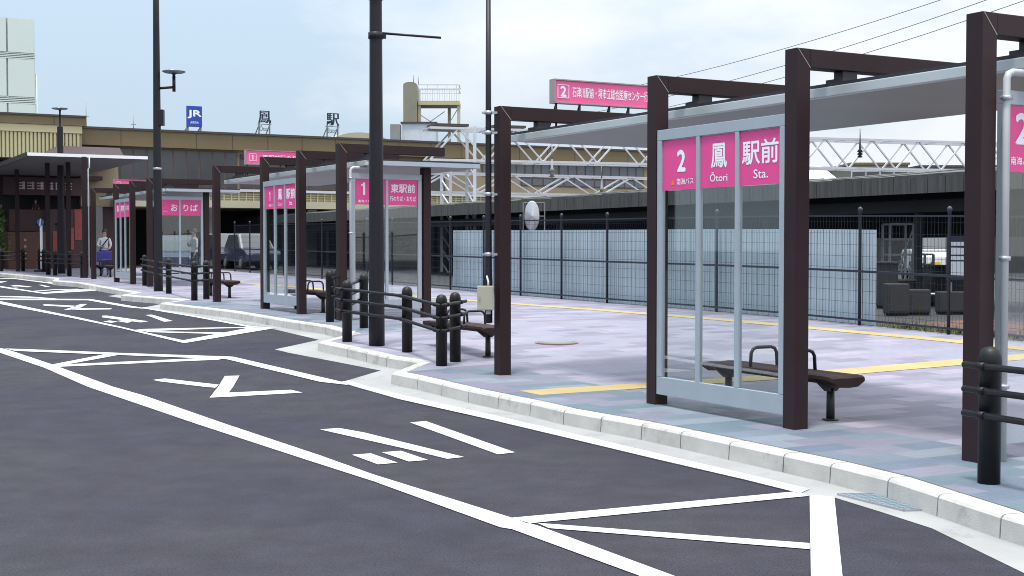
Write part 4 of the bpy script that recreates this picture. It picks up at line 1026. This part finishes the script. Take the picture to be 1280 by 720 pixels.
gantry((pa.x-ext.x*.03,50-ext.y*.03,0), (pbb.x+ext.x*.22,57+ext.y*.22,0), za0, za1, 13, .09, .06, 'large white lattice catenary gantry crossing above the shed roof', 1.1)
pa, pbb = at(525,239.5,52), at(810,246,56.5); zg0, zg1 = pa.z, at(525,215,52).z; ext = Vector((pbb.x-pa.x,4.5,0))
gantry((pa.x-.2,52-.1,0), (pa.x+ext.x*2.4,52+ext.y*2.4,0), zg0, zg1, 9, .075, .06, 'slender white lower gantry with thin chords, below the large one', .9, False)
# insulators and fittings hanging from the gantry
for i,(px,py,Y) in enumerate(((690,212,51),(752,236,52),(1075,188,55))):
    p = at(px,py,Y); t = thing('insulator', ['pale insulator under the large gantry, over the windows','pale insulator beside the lower gantry','dark switch gear fixed on the far end of the large gantry'][i], 'insulator', p)
    m = MB(); m.lathe([(.03,-.3),(.12,-.28),(.05,-.2),(.13,-.16),(.05,-.08),(.13,-.04),(.05,.05),(.03,.4)], (0,0,0), 12); m.build('ribbed_body', M['gsteel'] if i < 2 else M['dark'], t)
    m = MB(); m.tube([(0,0,.38),(0,0,.9)], .025, 6); m.build('hanger', M['gsteel'], t)
# overhead wires, top right
for i,(a,b) in enumerate((((700,125,74),(1330,-54,46)),((700,148,74),(1330,-35,46)),((700,160,74),(1330,-17,46)))):
    p, q = at(*a), at(*b); t = thing('overhead_wire', ['topmost of the three thin overhead wires','middle one of the three thin overhead wires','lowest of the three thin overhead wires'][i], 'wire', p)
    m = MB(); pts = [p.lerp(q,k/16)-Vector((0,0,.55*4*(k/16)*(1-k/16))) for k in range(17)]; m.tube(pts, .014, 6); m.build('wire', M['cable'], t, 0, True)
# ------------------------------------------------------------------ houses beyond the shed roof, right
def house(px0, px1, py0, py1, Y, label, mm, roofm, nw, gable=True):
    a, b = at(px0,py1,Y), at(px1,py1,Y); t = thing('house', label, 'house', ((a.x+b.x)/2,Y,.85)); hw = (b.x-a.x)/2; zt = at(px0,py0,Y).z-.85; ze = zt-1.6 if gable else zt
    m = MB(); m.box((-hw,0,-.2),(hw,7,ze)); m.build('wall', mm, t)
    m = MB()
    if gable: m.add([(-hw-.4,-.4,ze-.05),(hw+.4,-.4,ze-.05),(hw+.4,7.4,ze-.05),(-hw-.4,7.4,ze-.05),(-hw*.5,3.5,zt),(hw*.5,3.5,zt)], [(0,1,5,4),(1,2,5),(2,3,4,5),(3,0,4),(3,2,1,0)])
    else: m.box((-hw-.1,-.1,ze+.002),(hw+.1,7.1,ze+.15))
    m.build('roof', roofm, t)
    for k in range(nw):
        x = -hw+2*hw*(k+.5)/nw; m = MB(); m.box((x-.5,-.04,ze-1.5),(x+.5,-.002,ze-.4)); f = m.build('window', M['wsteel'], t)
        m = MB(); m.box((x-.43,-.05,ze-1.43),(x+.43,-.041,ze-.47)); m.build('pane', M['glassd'], f)
wr = mat('white_sheet_roof', (.55,.55,.55), .5)
house(1012,1052,202,240,80,'white roofed house beyond the shed roof, left of the olive block', M['wsteel'], wr, 2)
house(1064,1135,206,240,90,'olive brown flat block beyond the shed roof', M['towerg'], M['band'], 4, False)
house(1150,1260,209,240,100,'grey flat block beyond the shed roof, rightmost of the far buildings', M['gsteel'], M['slatef'], 6, False)
house(870,1000,205,240,95,'grey house seen through the glazed screen beyond the shed', M['gsteel'], M['slatef'], 4)
# ------------------------------------------------------------------ station canopy, far left
c = on(60,342); t = thing('station_canopy', 'flat white edged canopy on brown columns before the station', 'canopy', (c.x,c.y,c.z), A29-math.pi/2)
Ux, Vx = U, V
def cl_(p): p = Vector(p)-c; return (p.dot(U), p.dot(V))
n0 = at(35,195,46.5); zc_ = n0.z-c.z; (cu, cv) = cl_(n0)
m = MB(); m.box((cu-13,cv+.02,zc_-.02),(cu,cv+4.1,zc_+.11)); m.build('roof_slab', M['canopyg'], t)
m = MB(); m.box((cu+.002,cv-.03,zc_+.01),(cu+.10,cv+4.15,zc_+.12)); m.build('white_edge', M['white'], t)
m = MB(); m.box((cu-13,cv-.08,zc_-.05),(cu,cv+.018,zc_+.13)); m.build('side_edge', M['roofdark'], t)
for px, py in ((21,339.5),(59,343.5),(85,344),(105,347.5)):
    p = on(px,py); (a, b) = cl_(p); m = MB(); m.box((a-.15,b-.02,p.z-c.z-.05),(a,b+.13,zc_-.022)); m.build('column', M['brown'], t, .006)
p = on(108,347.5); (a,b) = cl_(p); m = MB(); m.tube([(a,b+.1,0),(a,b+.1,zc_-.45),(a,b+.14,zc_-.40),(a,b+.14,zc_-.02)], .024, 8); m.build('drainpipe', M['pvc'], t)
# blue round road sign on a white pole
p = on(52,339.5); s_ = p.y/F; zc_ = at(52,278,p.y).z-p.z
t = thing('road_sign', 'blue round road sign on a white pole by the canopy', 'road sign', p)
m = MB(); m.tube([(0,0,-.05),(0,0,zc_)], .05, 10); m.build('pole', M['white'], t)
m = MB(); r = 4.2*s_; m.tube([(0,-.06,zc_),(0,-.09,zc_)], r, 20); f = m.build('disc', mat('blue_disc', (.05,.13,.35), .4), t)
m = MB(); m.bar((-.02,-.095,zc_-.15),(.02,-.095,zc_+.15),.03,.05); m.build('arrow', M['white'], f)
m = MB(); m.lathe([(.3,-.02),(.3,.06),(.06,.1)], (0,0,0), 14); m.build('base', M['black'], t)
# leafy shrub at the left edge
p = on(-4,338); t = thing('shrub', 'small green shrub in front of the brown wall at left picture edge', 'shrub', p)
m = MB(); rr = random.Random(11)
for k in range(520):
    a, b = rr.uniform(0,6.28), rr.random()**.5; z = rr.uniform(.5,2.9); rad = (.62 if z < 2.2 else .62*(3.0-z)/.8)*b*(.8+.3*math.sin(3*a+z*2))
    q = Vector((rad*math.cos(a), rad*math.sin(a), z)); n1 = Vector((rr.uniform(-1,1),rr.uniform(-1,1),rr.uniform(-1,1))).normalized(); n2 = n1.cross(Vector((.3,.5,.8))).normalized(); L_ = rr.uniform(.07,.15)
    m.add([q-n1*L_, q+n2*L_*.45, q+n1*L_, q-n2*L_*.45], [(0,1,2,3)])
m.build('foliage', M['leaf'], t)
m = MB(); m.tube([(0,0,-.05),(.03,0,1.2),(0,.04,2.3)], [.05,.035,.01], 7); m.tube([(.02,0,.8),(.3,.1,1.7)], [.025,.008], 6); m.tube([(.02,0,.9),(-.28,-.1,1.8)], [.025,.008], 6); m.build('stem', M['brownp'], t)
# ------------------------------------------------------------------ people
def person(label, loc, rz, J, mats, height=1.7):
    """one continuous skinned body; J overrides joints"""
    B = dict(pel=(0,0,.92), wst=(0,0,1.05), chs=(0,.0,1.27), nek=(0,0,1.43), hd0=(0,.015,1.51), hd1=(0,.01,1.63), hdt=(0,0,1.70),
      shL=(-.17,0,1.37), elL=(-.23,.02,1.12), wrL=(-.24,.10,.90), haL=(-.24,.13,.82), shR=(.17,0,1.37), elR=(.23,.02,1.12), wrR=(.24,.10,.90), haR=(.24,.13,.82),
      hpL=(-.09,0,.88), knL=(-.10,.02,.49), anL=(-.10,-.02,.09), toL=(-.11,.14,.035), hpR=(.09,0,.88), knR=(.10,.02,.49), anR=(.10,-.02,.09), toR=(.11,.14,.035))
    B.update(J)
    Rd = dict(pel=(.135,.10), wst=(.13,.095), chs=(.15,.105), nek=(.055,.055), hd0=(.075,.085), hd1=(.082,.095), hdt=(.05,.06), sh=(.065,.065), el=(.045,.045), wr=(.032,.032), ha=(.035,.028),
      hp=(.088,.088), kn=(.062,.062), an=(.042,.042), to=(.04,.03))
    names = list(B); idx = {n:i for i,n in enumerate(names)}
    E = [('pel','wst'),('wst','chs'),('chs','nek'),('nek','hd0'),('hd0','hd1'),('hd1','hdt')]
    for s_ in 'LR': E += [('chs','sh'+s_),('sh'+s_,'el'+s_),('el'+s_,'wr'+s_),('wr'+s_,'ha'+s_),('pel','hp'+s_),('hp'+s_,'kn'+s_),('kn'+s_,'an'+s_),('an'+s_,'to'+s_)]
    me = bpy.data.meshes.new('skeleton'); me.from_pydata([B[n] for n in names], [(idx[a],idx[b]) for a,b in E], [])
    o = bpy.data.objects.new('skeleton', me); COL.objects.link(o)
    o.modifiers.new('skin','SKIN'); sd_ = o.modifiers.new('sub','SUBSURF'); sd_.levels = 2
    if not me.skin_vertices: 
        bpy.context.view_layer.objects.active = o
    for n in names:
        k = n if n in Rd else n[:2]; me.skin_vertices[0].data[idx[n]].radius = Rd[k]; me.skin_vertices[0].data[idx[n]].use_root = (n == 'pel')
    bpy.context.view_layer.update()
    bme = bpy.data.meshes.new_from_object(o.evaluated_get(_dg())); bpy.data.objects.remove(o)
    bme.name = 'person'; p_ = bpy.data.objects.new('person', bme); COL.objects.link(p_)
    bme.materials.clear()
    for k in ('skin','top','bottom','shoe'): bme.materials.append(mats[k])
    hz = B['pel'][2]+.04; nz = B['nek'][2]+.015
    for f in bme.polygons:
        f.use_smooth = True; c_ = f.center
        if c_.z > nz: f.material_index = 0
        elif any((c_-Vector(B['ha'+s_])).length < .12 or (c_-Vector(B['wr'+s_])).length < .07 or ((c_-Vector(B['el'+s_])).length < .11 and c_.z < B['el'+s_][2]) for s_ in 'LR'): f.material_index = 0
        elif c_.z > hz: f.material_index = 1
        elif any(c_.z < B['an'+s_][2]-.01 and (c_-Vector(B['an'+s_])).length < .25 for s_ in 'LR'): f.material_index = 3
        else: f.material_index = 2
    p_.location = loc; p_.rotation_euler = (0,0,rz); tag(p_, label, 'person')
    hd = Vector(B['hd1'])
    m = MB(); n_ = 14; vs, fs = [], []
    for i in range(7):
        ph = math.pi/2*i/6*1.12
        for k in range(n_):
            a = 2*math.pi*k/n_; cut = -.02 if math.sin(a) > .2 else -.075
            z = .098*math.cos(ph) if i < 6 else cut
            vs.append((.092*math.sin(min(ph,1.57))*math.cos(a), -.012+.104*math.sin(min(ph,1.57))*math.sin(a)-.0, z+.012))
    for i in range(6):
        for k in range(n_): fs.append((i*n_+k, i*n_+(k+1)%n_, (i+1)*n_+(k+1)%n_, (i+1)*n_+k))
    m.add([hd+Vector(v) for v in vs], fs, True); m.build('hair', mats['hair'], p_)
    m = MB(); m.tube([hd+Vector((0,.07,.01)), hd+Vector((0,.108,-.025)), hd+Vector((0,.085,-.035))], [.008,.016,.012], 8); m.build('nose', mats['skin'], p_)
    m = MB()
    for x in (-.032,.032): m.tube([hd+Vector((x,.078,.012)), hd+Vector((x,.091,.012))], .010, 8)
    m.build('eyes', mats['hair'], p_)
    m = MB(); m.bar(hd+Vector((-.025,.083,-.062)), hd+Vector((.025,.083,-.062)), .012, .008); m.build('mouth', M['darkred'], p_)
    for s_ in 'LR':   # five fingers each side
        h_, w_ = Vector(B['ha'+s_]), Vector(B['wr'+s_]); d = (h_-w_).normalized(); sd = d.cross(Vector((0,1,0))); sd = sd.normalized() if sd.length > .1 else Vector((1,0,0))
        m = MB()
        for k, ln in enumerate((.058,.068,.072,.062)):
            b_ = h_+sd*(-.027+.018*k)+d*.015; q = b_+d*ln*.6; m.tube([b_, q, q+d*ln*.35+Vector((0,.02,0))], [.0095,.009,.007], 7)
        b_ = h_-d*.03+sd*.03; m.tube([b_, b_+sd*.03+d*.03, b_+sd*.03+d*.06], [.011,.010,.008], 7)
        m.build('fingers', mats['skin'], p_)
    return p_
mt = dict(skin=M['skin'], top=M['shirt'], bottom=M['jeans'], shoe=M['strap'], hair=M['hair'])
Y = 49.3; p = at(131,320,Y); loc = Vector((p.x,Y,G(Y)+.15))
man = person('man in a white shirt with a dark diagonal strap, behind the farthest bench', loc, math.pi+.15, dict(elR=(.25,-.02,1.13),wrR=(.12,.17,1.08),haR=(.05,.2,1.07),haL=(-.16,.22,.98),wrL=(-.19,.16,1.0)), mt)
m = MB(); m.tube([(-.17,.06,1.41),(-.10,.135,1.33),(.02,.15,1.16),(.13,.13,1.02),(.17,.05,.92)], .022, 6); m.tube([(-.17,.06,1.41),(-.05,-.13,1.33),(.1,-.14,1.1),(.17,.05,.92)], .022, 6); m.build('shoulder_strap', M['strap'], man)
q = loc+Vector((.07,-.28,.50)); t = thing('shoulder_bag', 'large purple bag held in front by the man in white', 'bag', q)
m = MB(); m.hexa([(-.26,-.09,0),(.26,-.09,0),(.26,.09,0),(-.26,.09,0),(-.29,-.06,.40),(.29,-.06,.40),(.29,.06,.40),(-.29,.06,.40)]); m.build('bag_body', M['purple'], t, .04)
m = MB(); m.tube([(-.16,0,.38),(-.13,0,.52),(.13,0,.52),(.16,0,.38)], .014, 7); m.build('handle', M['purple'], t)
Y = 43.6; p = at(243,330,Y); loc = Vector((p.x,Y,G(Y)+.15)); mt2 = dict(mt, bottom=M['navyc'])
person('standing man in white shirt and navy trousers behind the glazed end screen', loc, math.pi-.9, dict(elR=(.22,.06,1.14),wrR=(.06,.2,1.2),haR=(.0,.22,1.24)), mt2)
Y = 59.2; p = at(45,279,Y); mt3 = dict(mt, top=M['darkred'], bottom=M['shirt'], shoe=M['strap'])
tt = thing('landing', 'dark raised landing with a person behind the brown wall', 'landing', (p.x,Y,G(Y)+.15))
m = MB(); m.box((-1.1,-.25,-.1),(1.1,.6,p.z-G(Y)-.15-.10)); m.build('block', M['maroon'], tt); m = MB(); m.box((-1.12,-.27,p.z-G(Y)-.15-.098),(1.12,.62,p.z-G(Y)-.15)); m.build('tread', M['dark'], tt)
mt3['shoe'] = M['strap']
pp = person('person in dark red top and white skirt on the landing, far left', (p.x,Y,p.z), math.pi, {}, mt3); pp.scale = (.62,.62,.62)
